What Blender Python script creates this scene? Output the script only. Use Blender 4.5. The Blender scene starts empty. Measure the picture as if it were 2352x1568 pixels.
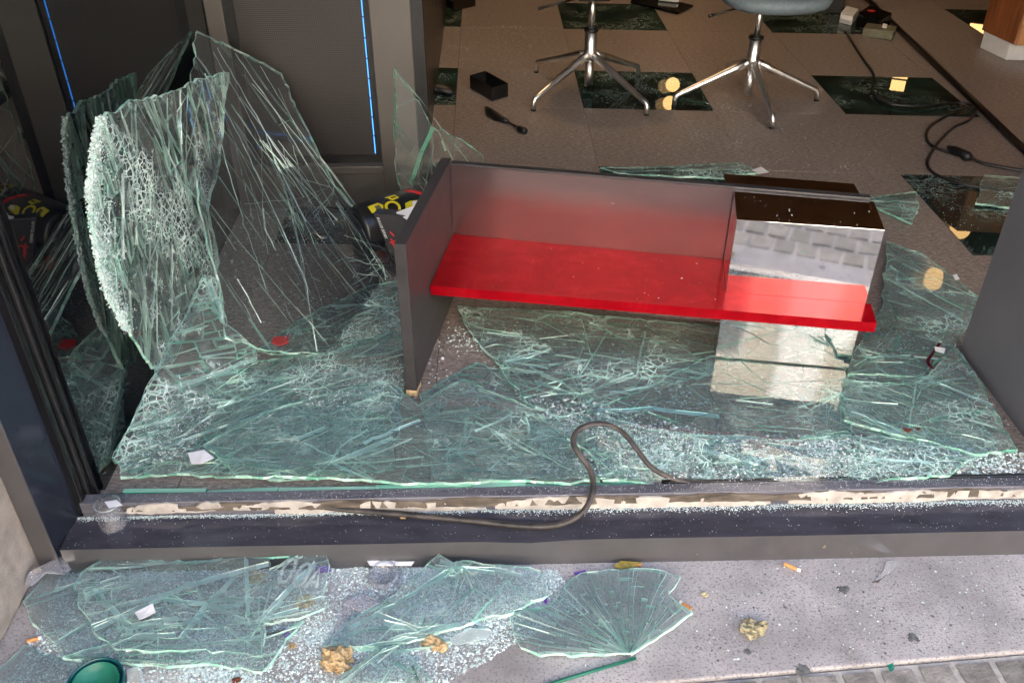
import bpy, bmesh, math, random
import numpy as np
from mathutils import Vector, Matrix
R = math.radians
S = bpy.context.scene
COL = S.collection

# ------------------------------------------------------------------ camera
F_PX, TILT, YAW, CAM_H = 2073.0, R(34.9), R(1.5), 1.45
cam_d = bpy.data.cameras.new('camera')
cam_d.sensor_width = 36.0
cam_d.lens = 36.0 * F_PX / 2352.0
cam_d.clip_start = 0.02
cam_d.clip_end = 400
cam = bpy.data.objects.new('camera', cam_d)
COL.objects.link(cam)
cam.location = (0, 0, CAM_H)
cam.rotation_euler = (R(90) - TILT, 0, -YAW)
S.camera = cam

# ------------------------------------------------------------------ world, sun, exposure
SUN_EL, SUN_AZ = R(37), R(12)            # azimuth measured from +Y towards +X
world = bpy.data.worlds.new('World')
S.world = world
world.use_nodes = True
wn = world.node_tree
wn.nodes.clear()
sky = wn.nodes.new('ShaderNodeTexSky')
sky.sky_type = 'NISHITA'
sky.sun_disc = False
sky.sun_elevation = SUN_EL
sky.sun_rotation = SUN_AZ
sky.air_density = 1.0
sky.dust_density = 5.0
sky.ozone_density = 0.3
bg = wn.nodes.new('ShaderNodeBackground')
bg.inputs['Strength'].default_value = 0.15
wo = wn.nodes.new('ShaderNodeOutputWorld')
wn.links.new(sky.outputs[0], bg.inputs[0])
wn.links.new(bg.outputs[0], wo.inputs[0])
sun_d = bpy.data.lights.new('sun', 'SUN')
sun_d.energy = 5.0
sun_d.angle = R(0.6)
sun_d.color = (1.0, 0.94, 0.86)
sun = bpy.data.objects.new('sun', sun_d)
COL.objects.link(sun)
sun_dir = Vector((math.sin(SUN_AZ) * math.cos(SUN_EL), math.cos(SUN_AZ) * math.cos(SUN_EL), math.sin(SUN_EL)))
sun.rotation_euler = (-sun_dir).to_track_quat('-Z', 'Y').to_euler()
sun.location = (0, 0, 12)
S.view_settings.view_transform = 'Standard'
S.view_settings.look = 'None'
S.view_settings.exposure = 2.85
S.view_settings.gamma = 1.0
S.view_settings.use_curve_mapping = False
cy = S.cycles
cy.use_denoising = True
cy.max_bounces = 12
cy.diffuse_bounces = 4
cy.glossy_bounces = 6
cy.transmission_bounces = 6
cy.transparent_max_bounces = 40
cy.caustics_reflective = True
cy.sample_clamp_indirect = 6.0
cy.blur_glossy = 0.5

# ------------------------------------------------------------------ measuring: a spot of the photograph (2352 px wide) laid on a plane of the place
C0 = np.array([0, 0, CAM_H])
AF = np.array([math.sin(YAW) * math.cos(TILT), math.cos(YAW) * math.cos(TILT), -math.sin(TILT)])
AR = np.array([math.cos(YAW), -math.sin(YAW), 0])
AU = np.cross(AR, AF)
def ray(x, y):
    return AF * F_PX + AR * (x - 1176) - AU * (y - 784)
def PZ(x, y, z=0.0):
    d = ray(x, y); return C0 + d * ((z - CAM_H) / d[2])
def PY(x, y, Y):
    d = ray(x, y); return C0 + d * (Y / d[1])
def PX(x, y, X):
    d = ray(x, y); return C0 + d * (X / d[0])
def PP(x, y, o, n):
    d = ray(x, y); return C0 + d * (np.dot(np.asarray(o) - C0, n) / np.dot(d, n))

# ------------------------------------------------------------------ object helpers
def root_loc(o):
    while o.parent: o = o.parent
    return np.array(o.location)
def tag(o, label=None, cat=None, group=None, kind=None):
    if label: o['label'] = label
    if cat: o['category'] = cat
    if group: o['group'] = group
    if kind: o['kind'] = kind
    return o
def thing(name, label, cat, loc=(0, 0, 0), group=None):
    o = bpy.data.objects.new(name, None)
    o.empty_display_size = 0.05
    COL.objects.link(o); o.location = tuple(float(v) for v in loc)
    return tag(o, label, cat, group)
def link_mesh(name, V, Fs, mats, parent=None, mi=None, smooth=False, attrs=None):
    V = np.asarray(V, dtype=float).reshape(-1, 3)
    if parent is not None: V = V - root_loc(parent)
    me = bpy.data.meshes.new(name)
    me.from_pydata(V.tolist(), [], Fs)
    for m in (mats if isinstance(mats, (list, tuple)) else [mats]):
        me.materials.append(m)
    n = len(me.polygons)
    if mi is not None: me.polygons.foreach_set('material_index', np.asarray(mi, dtype=np.int32))
    if smooth: me.polygons.foreach_set('use_smooth', np.ones(n, dtype=bool))
    for k, a in (attrs or {}).items():
        at = me.attributes.new(k, 'FLOAT', 'FACE')
        at.data.foreach_set('value', np.asarray(a, dtype=np.float32))
    me.update()
    o = bpy.data.objects.new(name, me)
    COL.objects.link(o)
    if parent is not None: o.parent = parent
    return o

class MB:
    def __init__(s): s.v = []; s.f = []
    def add(s, V, Fs):
        b = len(s.v); s.v += [tuple(float(c) for c in p) for p in V]
        s.f += [tuple(b + i for i in f) for f in Fs]; return s
    def box(s, a, b, M=None):
        (x0, y0, z0), (x1, y1, z1) = a, b
        V = [(x0,y0,z0),(x1,y0,z0),(x1,y1,z0),(x0,y1,z0),(x0,y0,z1),(x1,y0,z1),(x1,y1,z1),(x0,y1,z1)]
        if M is not None: V = [M @ Vector(p) for p in V]
        return s.add(V, [(0,3,2,1),(4,5,6,7),(0,1,5,4),(1,2,6,5),(2,3,7,6),(3,0,4,7)])
    def prism(s, poly, up):                    # poly: 3D ring, up: 3D offset
        n = len(poly); up = np.asarray(up, float)
        V = [np.asarray(p, float) for p in poly] + [np.asarray(p, float) + up for p in poly]
        return s.add(V, [tuple(range(n))[::-1], tuple(range(n, 2*n))] + [(i, (i+1) % n, n+(i+1) % n, n+i) for i in range(n)])
    def tube(s, pts, r, n=10, cap=True, flat=1.0):
        pts = [Vector(p) for p in pts]; m = len(pts)
        rs = r if isinstance(r, (list, tuple)) else [r]*m
        t0 = (pts[1]-pts[0]).normalized()
        a = t0.orthogonal().normalized()
        if abs(t0.z) < .9: a = t0.cross(Vector((0,0,1))).normalized()
        V = []
        for i, p in enumerate(pts):
            t = (pts[min(i+1, m-1)] - pts[max(i-1, 0)])
            t = t.normalized() if t.length > 1e-9 else t0
            a = (a - t*a.dot(t)).normalized(); b = t.cross(a)
            for k in range(n):
                w = 2*math.pi*k/n
                V.append(p + a*math.cos(w)*rs[i] + b*math.sin(w)*rs[i]*flat)
        Fs = [(i*n+k, i*n+(k+1) % n, (i+1)*n+(k+1) % n, (i+1)*n+k) for i in range(m-1) for k in range(n)]
        if cap: Fs += [tuple(range(n))[::-1], tuple((m-1)*n+k for k in range(n))]
        return s.add(V, Fs)
    def lathe(s, prof, n=28, M=None, a0=0.0, a1=2*math.pi):
        M = M or Matrix.Identity(4); V = []; full = abs(a1-a0-2*math.pi) < 1e-6
        nn = n if full else n+1
        for r, z in prof:
            for k in range(nn):
                w = a0+(a1-a0)*k/n; V.append(M @ Vector((r*math.cos(w), r*math.sin(w), z)))
        Fs = []
        for i in range(len(prof)-1):
            for k in range(n):
                k2 = (k+1) % nn
                Fs.append((i*nn+k, i*nn+k2, (i+1)*nn+k2, (i+1)*nn+k))
        return s.add(V, Fs)
    def build(s, name, mat, parent=None, smooth=False, bevel=0, seg=2):
        o = link_mesh(name, s.v, s.f, mat, parent, smooth=smooth)
        if bevel:
            m = o.modifiers.new('bevel', 'BEVEL'); m.width = bevel; m.segments = seg; m.limit_method = 'ANGLE'; m.angle_limit = R(40)
        return o
def smooth_path(pts, k=6):
    P = [np.asarray(p, float) for p in pts]; out = []
    for i in range(len(P)-1):
        a, b, c, d = P[max(i-1,0)], P[i], P[i+1], P[min(i+2, len(P)-1)]
        for j in range(k):
            t = j/k
            out.append(.5*((2*b)+(c-a)*t+(2*a-5*b+4*c-d)*t*t+(3*b-a-3*c+d)*t**3))
    out.append(P[-1]); return out

# ------------------------------------------------------------------ materials
def new_mat(name):
    m = bpy.data.materials.new(name); m.use_nodes = True
    nt = m.node_tree; nt.nodes.clear()
    out = nt.nodes.new('ShaderNodeOutputMaterial')
    return m, nt, out
def N(nt, t, **kw):
    n = nt.nodes.new(t)
    for k, v in kw.items():
        if k in n.inputs: n.inputs[k].default_value = v
        else: setattr(n, k, v)
    return n
def col4(c): return (c[0], c[1], c[2], 1.0)
def coords(nt, scale=(1,1,1), rot=(0,0,0)):
    tc = N(nt, 'ShaderNodeTexCoord'); mp = N(nt, 'ShaderNodeMapping')
    mp.inputs['Scale'].default_value = scale; mp.inputs['Rotation'].default_value = rot
    nt.links.new(tc.outputs['Object'], mp.inputs['Vector']); return mp.outputs[0]
def ramp(nt, fac, stops):
    r = N(nt, 'ShaderNodeValToRGB'); e = r.color_ramp.elements
    while len(e) < len(stops): e.new(.5)
    for k, (p, c) in enumerate(stops):
        e[k].position = p; e[k].color = col4(c) if len(c) == 3 else c
    nt.links.new(fac, r.inputs[0]); return r.outputs[0]
def plain(name, col, rough=.5, metal=0., var=.18, scale=18., stretch=(1,1,1), bump=0., bscale=120., coat=0., spec=.5, speck=None, objvar=0., stain=None):
    m, nt, out = new_mat(name); L = nt.links.new
    b = N(nt, 'ShaderNodeBsdfPrincipled', Roughness=rough, Metallic=metal)
    b.inputs['Specular IOR Level'].default_value = spec
    b.inputs['Coat Weight'].default_value = coat
    b.inputs['Coat Roughness'].default_value = .06
    v = coords(nt, stretch)
    nz = N(nt, 'ShaderNodeTexNoise', Scale=scale, Detail=6.0, Roughness=.6); L(v, nz.inputs['Vector'])
    lo = tuple(max(0, c*(1-var*1.6)) for c in col); hi = tuple(min(1, c*(1+var*1.6)) for c in col)
    c = ramp(nt, nz.outputs[0], [(.3, lo), (.7, hi)])
    if speck:
        sc, th, sc_col, mixv = speck
        n2 = N(nt, 'ShaderNodeTexNoise', Scale=sc, Detail=3.0, Roughness=.7); L(v, n2.inputs['Vector'])
        f = ramp(nt, n2.outputs[0], [(th, (0,0,0)), (th+.05, (mixv,)*3)])
        mx = N(nt, 'ShaderNodeMix', data_type='RGBA'); L(f, mx.inputs[0]); L(c, mx.inputs[6]); mx.inputs[7].default_value = col4(sc_col); c = mx.outputs[2]
    if stain:
        n4 = N(nt, 'ShaderNodeTexNoise', Scale=stain[0], Detail=8.0, Roughness=.68); L(v, n4.inputs['Vector'])
        f4 = ramp(nt, n4.outputs[0], [(stain[1], (0,0,0)), (stain[1]+.14, (stain[3],)*3)])
        mx4 = N(nt, 'ShaderNodeMix', data_type='RGBA'); L(f4, mx4.inputs[0]); L(c, mx4.inputs[6]); mx4.inputs[7].default_value = col4(stain[2]); c = mx4.outputs[2]
    if objvar:
        oi = N(nt, 'ShaderNodeObjectInfo'); mr = N(nt, 'ShaderNodeMapRange'); L(oi.outputs['Random'], mr.inputs[0])
        mr.inputs[3].default_value = 1-objvar; mr.inputs[4].default_value = 1+objvar
        hs = N(nt, 'ShaderNodeHueSaturation'); L(mr.outputs[0], hs.inputs['Value']); L(c, hs.inputs['Color']); c = hs.outputs[0]
    L(c, b.inputs['Base Color'])
    if rough > .03:
        rr = N(nt, 'ShaderNodeMapRange'); L(nz.outputs[0], rr.inputs[0]); rr.inputs[3].default_value = max(.01, rough*.75); rr.inputs[4].default_value = min(1, rough*1.25); L(rr.outputs[0], b.inputs['Roughness'])
    if bump:
        n3 = N(nt, 'ShaderNodeTexNoise', Scale=bscale, Detail=5.0); L(v, n3.inputs['Vector'])
        bp = N(nt, 'ShaderNodeBump', Strength=bump, Distance=.004); L(n3.outputs[0], bp.inputs['Height']); L(bp.outputs[0], b.inputs['Normal'])
    L(b.outputs[0], out.inputs[0]); return m
def emit(name, col, st):
    m, nt, out = new_mat(name); e = N(nt, 'ShaderNodeEmission', Color=col4(col), Strength=st); nt.links.new(e.outputs[0], out.inputs[0]); return m

M = {}
M['frame'] = plain('grey painted metal', (.105,.102,.108), .34, .35, var=.10, scale=9, spec=.5, speck=(34, .70, (.48,.33,.2), .75))
M['frame_dark'] = plain('dark blue grey metal', (.035,.042,.062), .16, .5, var=.12, scale=7, speck=(40, .72, (.45,.38,.3), .7))
M['sill'] = plain('worn dark sill metal', (.072,.072,.094), .13, .4, var=.2, scale=14, stretch=(.5,2,2), speck=(130, .68, (.4,.42,.46), .35))
M['rail'] = plain('grey rail metal', (.15,.148,.175), .28, .3, var=.15, scale=10, stretch=(.4,2,2), speck=(90, .68, (.5,.5,.52), .5))
M['rubber'] = plain('black rubber', (.012,.012,.013), .35, var=.3, scale=60)
M['gasket'] = plain('dusty rubber strip', (.045,.038,.034), .5, var=.6, scale=22, stretch=(1,1,1))
M['granite_pier'] = plain('beige granite', (.33,.285,.25), .8, var=.16, scale=25, bump=.5, bscale=260, speck=(330, .6, (.12,.1,.09), .5))
M['pave'] = plain('pale granite', (.37,.34,.338), .8, var=.22, scale=5, bump=.45, bscale=300, speck=(170, .545, (.15,.145,.145), .75), stain=(4.5, .56, (.14,.13,.12), .6))
M['sett'] = plain('weathered sett', (.21,.19,.17), .75, var=.25, scale=30, bump=.6, bscale=160, objvar=.22, speck=(200, .62, (.07,.06,.055), .5))
M['mortar'] = plain('sandy mortar', (.40,.37,.34), .9, var=.15, scale=60, bump=.5)
M['grout'] = plain('dark grout', (.03,.027,.025), .9)
M['stone'] = plain('brown grey stone', (.215,.175,.154), .34, var=.40, scale=80, stretch=(.6,1.7,1), bump=.12, bscale=210, objvar=.025, speck=(150, .575, (.44,.40,.38), .75), spec=.45)
M['laminate'] = plain('grey laminate', (.042,.039,.042), .42, .2, var=.14, scale=8, stretch=(1,1,2.5), spec=.5)
M['panel_gloss'] = plain('satin grey sheet', (.25,.175,.18), .25, .9, var=.09, scale=5, stretch=(.6,.6,3))
M['core'] = plain('chipboard', (.5,.35,.2), .9, var=.3, scale=90)
M['chrome'] = plain('polished steel', (.84,.84,.85), .05, 1.0, var=.03, scale=9, bump=.012, bscale=7., speck=(210, .68, (.5,.5,.5), .5))
M['chair_metal'] = plain('brushed aluminium', (.86,.84,.83), .34, 1.0, var=.06, scale=20)
M['black'] = plain('black plastic', (.008,.008,.009), .42, var=.3, scale=30)
M['blackgloss'] = plain('black lacquer', (.006,.006,.007), .14, var=.2, scale=10)
M['seat'] = plain('blue grey upholstery', (.13,.17,.20), .55, var=.12, scale=60, bump=.2, bscale=500)
M['surround'] = plain('warm grey panel', (.095,.086,.079), .38, .15, var=.06, scale=4)
M['brown'] = plain('dark brown veneer', (.012,.007,.005), .3, var=.3, scale=6, stretch=(1,1,5))
M['wood'] = plain('orange brown wood', (.26,.085,.03), .42, var=.25, scale=5, stretch=(8,8,1))
M['woodpale'] = plain('pale wood edge', (.5,.24,.11), .5, var=.2, scale=8, stretch=(8,8,1))
M['white'] = plain('white card', (.78,.77,.79), .6, var=.03)
M['whitepl'] = plain('white plastic', (.75,.75,.76), .35, var=.04)
M['grey_panel'] = plain('slate panel', (.115,.118,.135), .42, .1, var=.08, scale=4, speck=(90, .74, (.4,.4,.42), .3))
M['cake'] = plain('crumbly biscuit', (.42,.30,.16), .9, var=.35, scale=70, bump=1.0, bscale=150)
M['cakegrey'] = plain('dried grey crumb', (.33,.29,.18), .9, var=.4, scale=90, bump=1.0, bscale=150)
M['purple'] = plain('purple foil', (.14,.03,.32), .3, var=.25, scale=90)
M['green'] = plain('green plastic', (.004,.12,.075), .3, var=.1, scale=8)
M['green_in'] = plain('inner green plastic', (.008,.15,.10), .38, var=.1, scale=8)
M['bluegreen'] = plain('blue green rim plastic', (.004,.075,.085), .3, var=.1)
M['orange'] = plain('cigarette filter', (.62,.27,.09), .8, var=.2, scale=200)
M['ash'] = plain('charred tip', (.06,.015,.02), .9, var=.4, scale=200)
M['leaf'] = plain('dry leaf', (.22,.17,.03), .7, var=.4, scale=60)
M['rust'] = plain('rust flake', (.11,.03,.015), .85, var=.4, scale=150)
M['gum'] = plain('dark gum', (.12,.118,.115), .8, var=.35, scale=120, bump=.5)
M['sealant'] = plain('cream sealant', (.40,.37,.34), .7, var=.2, scale=25, bump=.3, bscale=80, speck=(45, .64, (.28,.19,.11), .25))
M['burr'] = plain('brown old glue', (.10,.082,.066), .8, var=.5, scale=50, stretch=(.3,1,1))
M['yellow'] = plain('yellow print', (.75,.62,.02), .45, var=.08)
M['redprint'] = plain('red print', (.62,.015,.02), .45, var=.08)
M['bagfabric'] = plain('black printed vinyl', (.012,.012,.014), .3, var=.3, scale=20)
M['navy'] = plain('dark navy paper', (.01,.012,.02), .3, var=.2)
M['maroon'] = plain('dark red acetate', (.07,.005,.015), .2, var=.2, coat=.5)
M['olive'] = plain('olive cardboard', (.13,.125,.08), .6, var=.15)
M['facade'] = plain('grey facade stone', (.3,.29,.28), .8, var=.1, scale=3)
M['cream_wall'] = plain('cream render', (.42,.37,.29), .85, var=.1, scale=2)
M['whitewall'] = plain('white render', (.8,.79,.76), .85, var=.04, scale=2)
M['ceiling'] = plain('dark ceiling', (.45,.23,.12), .6, var=.15, scale=3)
M['backwall'] = plain('warm brown wall', (.12,.07,.04), .6, var=.2, scale=2)
M['asphalt'] = plain('asphalt', (.06,.06,.062), .9, var=.2, scale=40)
M['gold'] = emit('gold lamp face', (1.0, .60, .22), .9)
M['gold_dim'] = emit('dim gold lamp face', (1.0, .58, .24), .12)
M['lampglow'] = emit('warm lamp', (1.0, .62, .30), .12)
M['blue_led'] = emit('lit blue led', (.05, .30, 1.0), .55)

def marble():
    m, nt, out = new_mat('green marble'); L = nt.links.new
    v = coords(nt)
    n0 = N(nt, 'ShaderNodeTexNoise', Scale=3.2, Detail=9.0, Roughness=.72, Distortion=1.6); L(v, n0.inputs['Vector'])
    n1 = N(nt, 'ShaderNodeTexNoise', Scale=11.0, Detail=8.0, Roughness=.7, Distortion=2.2); L(v, n1.inputs['Vector'])
    c0 = ramp(nt, n0.outputs[0], [(.32,(.004,.006,.006)),(.5,(.010,.022,.019)),(.62,(.02,.05,.04)),(.75,(.05,.10,.08))])
    vein = ramp(nt, n1.outputs[0], [(.47,(0,0,0)),(.5,(1,1,1)),(.53,(0,0,0))])
    n2 = N(nt, 'ShaderNodeTexNoise', Scale=4.0, Detail=3.0); L(v, n2.inputs['Vector'])
    vm = ramp(nt, n2.outputs[0], [(.44,(0,0,0)),(.62,(.9,.9,.9))])
    mu = N(nt, 'ShaderNodeMath', operation='MULTIPLY'); L(vein, mu.inputs[0]); L(vm, mu.inputs[1])
    mx = N(nt, 'ShaderNodeMix', data_type='RGBA'); L(mu.outputs[0], mx.inputs[0]); L(c0, mx.inputs[6]); mx.inputs[7].default_value = (.30,.38,.34,1)
    b = N(nt, 'ShaderNodeBsdfPrincipled', Roughness=.012); L(mx.outputs[2], b.inputs['Base Color'])
    L(b.outputs[0], out.inputs[0]); return m
M['marble'] = marble()

def red_mirror():
    m, nt, out = new_mat('red mirror acrylic'); L = nt.links.new
    v = coords(nt, (1,1,1))
    n0 = N(nt, 'ShaderNodeTexNoise', Scale=9.0, Detail=8.0, Roughness=.7, Distortion=1.0); L(v, n0.inputs['Vector'])
    c = ramp(nt, n0.outputs[0], [(.3,(.27,.001,.006)),(.5,(.34,.002,.008)),(.7,(.43,.008,.016))])
    b = N(nt, 'ShaderNodeBsdfPrincipled', Metallic=.35, Roughness=.13); L(c, b.inputs['Base Color'])
    b.inputs['Coat Weight'].default_value = .12; b.inputs['Coat Roughness'].default_value = .02; b.inputs['Coat IOR'].default_value = 1.5; b.inputs['Specular IOR Level'].default_value = .05
    rr = N(nt, 'ShaderNodeMapRange'); L(n0.outputs[0], rr.inputs[0]); rr.inputs[3].default_value = .08; rr.inputs[4].default_value = .2; L(rr.outputs[0], b.inputs['Roughness'])
    L(b.outputs[0], out.inputs[0]); return m
M['red'] = red_mirror()

def led_mat():
    m, nt, out = new_mat('led dot screen'); L = nt.links.new
    tc = N(nt, 'ShaderNodeTexCoord'); sp = N(nt, 'ShaderNodeSeparateXYZ'); L(tc.outputs['Object'], sp.inputs[0])
    acc = None
    for ax in (0, 2):
        a = N(nt, 'ShaderNodeMath', operation='MULTIPLY'); L(sp.outputs[ax], a.inputs[0]); a.inputs[1].default_value = 1/.0062
        fr = N(nt, 'ShaderNodeMath', operation='FRACT'); L(a.outputs[0], fr.inputs[0])
        c = N(nt, 'ShaderNodeMath', operation='COMPARE'); L(fr.outputs[0], c.inputs[0]); c.inputs[1].default_value = .5; c.inputs[2].default_value = .27
        if acc is None: acc = c.outputs[0]
        else:
            mu = N(nt, 'ShaderNodeMath', operation='MULTIPLY'); L(acc, mu.inputs[0]); L(c.outputs[0], mu.inputs[1]); acc = mu.outputs[0]
    col = ramp(nt, acc, [(0,(.016,.014,.014)),(1,(.048,.042,.04))])
    b = N(nt, 'ShaderNodeBsdfPrincipled', Roughness=.45); L(col, b.inputs['Base Color']); L(b.outputs[0], out.inputs[0]); return m
M['led'] = led_mat()

def glass_face(name, tint, dust, dcol=(.8,.86,.86), dscale=30., craze=0., cscale=40., cth=.45, veil=.15, scratch=0.):
    m, nt, out = new_mat(name); L = nt.links.new
    tr = N(nt, 'ShaderNodeBsdfTransparent', Color=col4(tint))
    gl = N(nt, 'ShaderNodeBsdfGlossy', Roughness=.015, Color=(1,1,1,1))
    fr = N(nt, 'ShaderNodeFresnel', IOR=1.52)
    mx = N(nt, 'ShaderNodeMixShader'); L(fr.outputs[0], mx.inputs[0]); L(tr.outputs[0], mx.inputs[1]); L(gl.outputs[0], mx.inputs[2])
    v = coords(nt)
    n0 = N(nt, 'ShaderNodeTexNoise', Scale=dscale, Detail=7.0, Roughness=.75); L(v, n0.inputs['Vector'])
    n1 = N(nt, 'ShaderNodeTexNoise', Scale=340., Detail=2.0); L(v, n1.inputs['Vector'])
    f1 = ramp(nt, n0.outputs[0], [(.25,(dust*veil,)*3),(.78,(dust,)*3)])
    f2 = ramp(nt, n1.outputs[0], [(.64,(0,0,0)),(.72,(min(1,dust*3+.15),)*3)])
    ad = N(nt, 'ShaderNodeMath', operation='MAXIMUM'); L(f1, ad.inputs[0]); L(f2, ad.inputs[1])
    if scratch:
        mp = N(nt, 'ShaderNodeMapping'); mp.inputs['Rotation'].default_value = (0, 0, .5); mp.inputs['Scale'].default_value = (3., 60., 30.); L(v, mp.inputs['Vector'])
        ns = N(nt, 'ShaderNodeTexNoise', Scale=4., Detail=5.0, Roughness=.7, Distortion=.6); L(mp.outputs[0], ns.inputs['Vector'])
        np_ = N(nt, 'ShaderNodeTexNoise', Scale=6., Detail=3.0); L(v, np_.inputs['Vector'])
        a_ = ramp(nt, ns.outputs[0], [(.56,(0,0,0)),(.64,(scratch,)*3)]); b_ = ramp(nt, np_.outputs[0], [(.42,(0,0,0)),(.6,(1,1,1))])
        mu = N(nt, 'ShaderNodeMath', operation='MULTIPLY'); L(a_, mu.inputs[0]); L(b_, mu.inputs[1])
        a2 = N(nt, 'ShaderNodeMath', operation='MAXIMUM'); L(ad.outputs[0], a2.inputs[0]); L(mu.outputs[0], a2.inputs[1]); ad = a2
    if craze:
        # hairline crazing inside the sheet, in patches
        nd = N(nt, 'ShaderNodeTexNoise', Scale=9., Detail=3.0); L(v, nd.inputs['Vector'])
        vm = N(nt, 'ShaderNodeVectorMath', operation='MULTIPLY_ADD'); L(nd.outputs['Color'], vm.inputs[0]); vm.inputs[1].default_value = (.014,.014,.014); L(v, vm.inputs[2])
        acc = None
        for sc_, w_ in ((cscale, .035), (cscale*.37, .016)):
            vo = N(nt, 'ShaderNodeTexVoronoi', Scale=sc_); vo.feature = 'DISTANCE_TO_EDGE'; L(vm.outputs[0], vo.inputs['Vector'])
            f = ramp(nt, vo.outputs['Distance'], [(0,(1,1,1)),(w_,(.8,.8,.8)),(w_*2.2,(0,0,0))])
            if acc is None: acc = f
            else:
                mm = N(nt, 'ShaderNodeMath', operation='MAXIMUM'); L(acc, mm.inputs[0]); L(f, mm.inputs[1]); acc = mm.outputs[0]
        pn = N(nt, 'ShaderNodeTexNoise', Scale=7., Detail=4.0, Roughness=.65); L(v, pn.inputs['Vector'])
        pm = ramp(nt, pn.outputs[0], [(cth,(0,0,0)),(cth+.2,(craze,)*3)])
        mu = N(nt, 'ShaderNodeMath', operation='MULTIPLY'); L(acc, mu.inputs[0]); L(pm, mu.inputs[1])
        a2 = N(nt, 'ShaderNodeMath', operation='MAXIMUM'); L(ad.outputs[0], a2.inputs[0]); L(mu.outputs[0], a2.inputs[1]); ad = a2
    di = N(nt, 'ShaderNodeBsdfDiffuse', Color=col4(dcol))
    m2 = N(nt, 'ShaderNodeMixShader'); L(ad.outputs[0], m2.inputs[0]); L(mx.outputs[0], m2.inputs[1]); L(di.outputs[0], m2.inputs[2])
    L(m2.outputs[0], out.inputs[0]); return m
def fracture(name, white, green, lo, hi, gloss=.12):
    """the broken face of a pane: part see-through, part milky, green where the cut runs deep; per-face amounts in 'rnd' and 'grn'"""
    m, nt, out = new_mat(name); L = nt.links.new
    a = N(nt, 'ShaderNodeAttribute', attribute_name='rnd'); g = N(nt, 'ShaderNodeAttribute', attribute_name='grn')
    mc = N(nt, 'ShaderNodeMix', data_type='RGBA'); L(g.outputs['Fac'], mc.inputs[0]); mc.inputs[6].default_value = col4(white); mc.inputs[7].default_value = col4(green)
    tr = N(nt, 'ShaderNodeBsdfTransparent', Color=(.90,.98,.95,1))
    di = N(nt, 'ShaderNodeBsdfDiffuse'); L(mc.outputs[2], di.inputs[0])
    tl = N(nt, 'ShaderNodeBsdfTranslucent'); L(mc.outputs[2], tl.inputs[0])
    m0 = N(nt, 'ShaderNodeMixShader'); m0.inputs[0].default_value = .15; L(di.outputs[0], m0.inputs[1]); L(tl.outputs[0], m0.inputs[2])
    gl = N(nt, 'ShaderNodeBsdfGlossy', Roughness=.36, Color=(1,1,1,1))
    m1 = N(nt, 'ShaderNodeMixShader'); m1.inputs[0].default_value = gloss; L(m0.outputs[0], m1.inputs[1]); L(gl.outputs[0], m1.inputs[2])
    mr = N(nt, 'ShaderNodeMapRange'); L(a.outputs['Fac'], mr.inputs[0]); mr.inputs[3].default_value = lo; mr.inputs[4].default_value = hi
    m2 = N(nt, 'ShaderNodeMixShader'); L(mr.outputs[0], m2.inputs[0]); L(tr.outputs[0], m2.inputs[1]); L(m1.outputs[0], m2.inputs[2])
    L(m2.outputs[0], out.inputs[0]); return m
M['glass'] = glass_face('clear broken glass', (.955,.99,.978), .05)
M['glass_out'] = glass_face('pale broken glass', (.98,.998,.99), .18, (.80,1.0,.93), 14., craze=.35, cscale=40., cth=.55, veil=.2, scratch=.35)
M['glass_floor'] = glass_face('dusty broken glass', (.95,.99,.977), .22, (.74,1.0,.89), dscale=40., veil=.1, craze=.85, cscale=46., cth=.46, scratch=.7)
M['glass_flat'] = glass_face('even clear sheet', (.95,.99,.977), .18, (.74,1.0,.89), dscale=40., veil=.1, craze=.6, cscale=46., cth=.52, scratch=.6)
M['glass_craze'] = glass_face('crazed standing glass', (.95,.99,.975), .12, (.78,.95,.90), dscale=18., craze=.8, cscale=60., cth=.42)
M['fract'] = fracture('fracture face', (.72,1.0,.89), (.01,.42,.26), .05, 1.0, .18)
M['fract_soft'] = fracture('pale fracture face', (.82,1.0,.93), (.25,.80,.62), .06, 1.0, .24)
M['crush'] = fracture('crushed glass', (.93,.97,.96), (.55,.85,.78), .55, 1.0)
M['dustglass'] = fracture('glass crumbs', (.88,.93,.96), (.55,.8,.75), .3, .95)
M['clearpl'] = glass_face('clear plastic', (.92,.92,.94), .22, (.8,.8,.88), 12.)
M['cupwall'] = glass_face('clear cup plastic', (.86,.87,.90), .22, (.8,.8,.88), 20.)
M['frost'] = glass_face('frosted lettering', (.9,.94,.94), .75, (.62,.70,.70), 3.)

def dark_mirror():
    m, nt, out = new_mat('dark glass'); L = nt.links.new
    gl = N(nt, 'ShaderNodeBsdfGlossy', Roughness=.012, Color=(.62,.66,.65,1))
    di = N(nt, 'ShaderNodeBsdfDiffuse', Color=(.004,.004,.005,1))
    lw = N(nt, 'ShaderNodeFresnel', IOR=1.9)
    mr = N(nt, 'ShaderNodeMapRange'); L(lw.outputs[0], mr.inputs[0]); mr.inputs[1].default_value = .05; mr.inputs[2].default_value = .6; mr.inputs[3].default_value = .20; mr.inputs[4].default_value = .5
    mx = N(nt, 'ShaderNodeMixShader'); L(mr.outputs[0], mx.inputs[0]); L(di.outputs[0], mx.inputs[1]); L(gl.outputs[0], mx.inputs[2])
    L(mx.outputs[0], out.inputs[0]); return m
M['mirror'] = dark_mirror()

# ================================================================== SETTING
PAVE = -0.10
XL, XR = -0.885, 1.29           # side glass plane, right return panel
FR = 1.50                        # front of the shop floor

def struct(name, mb, mat, bevel=0): return tag(mb.build(name, mat, None, bevel=bevel), kind='structure')

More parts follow.
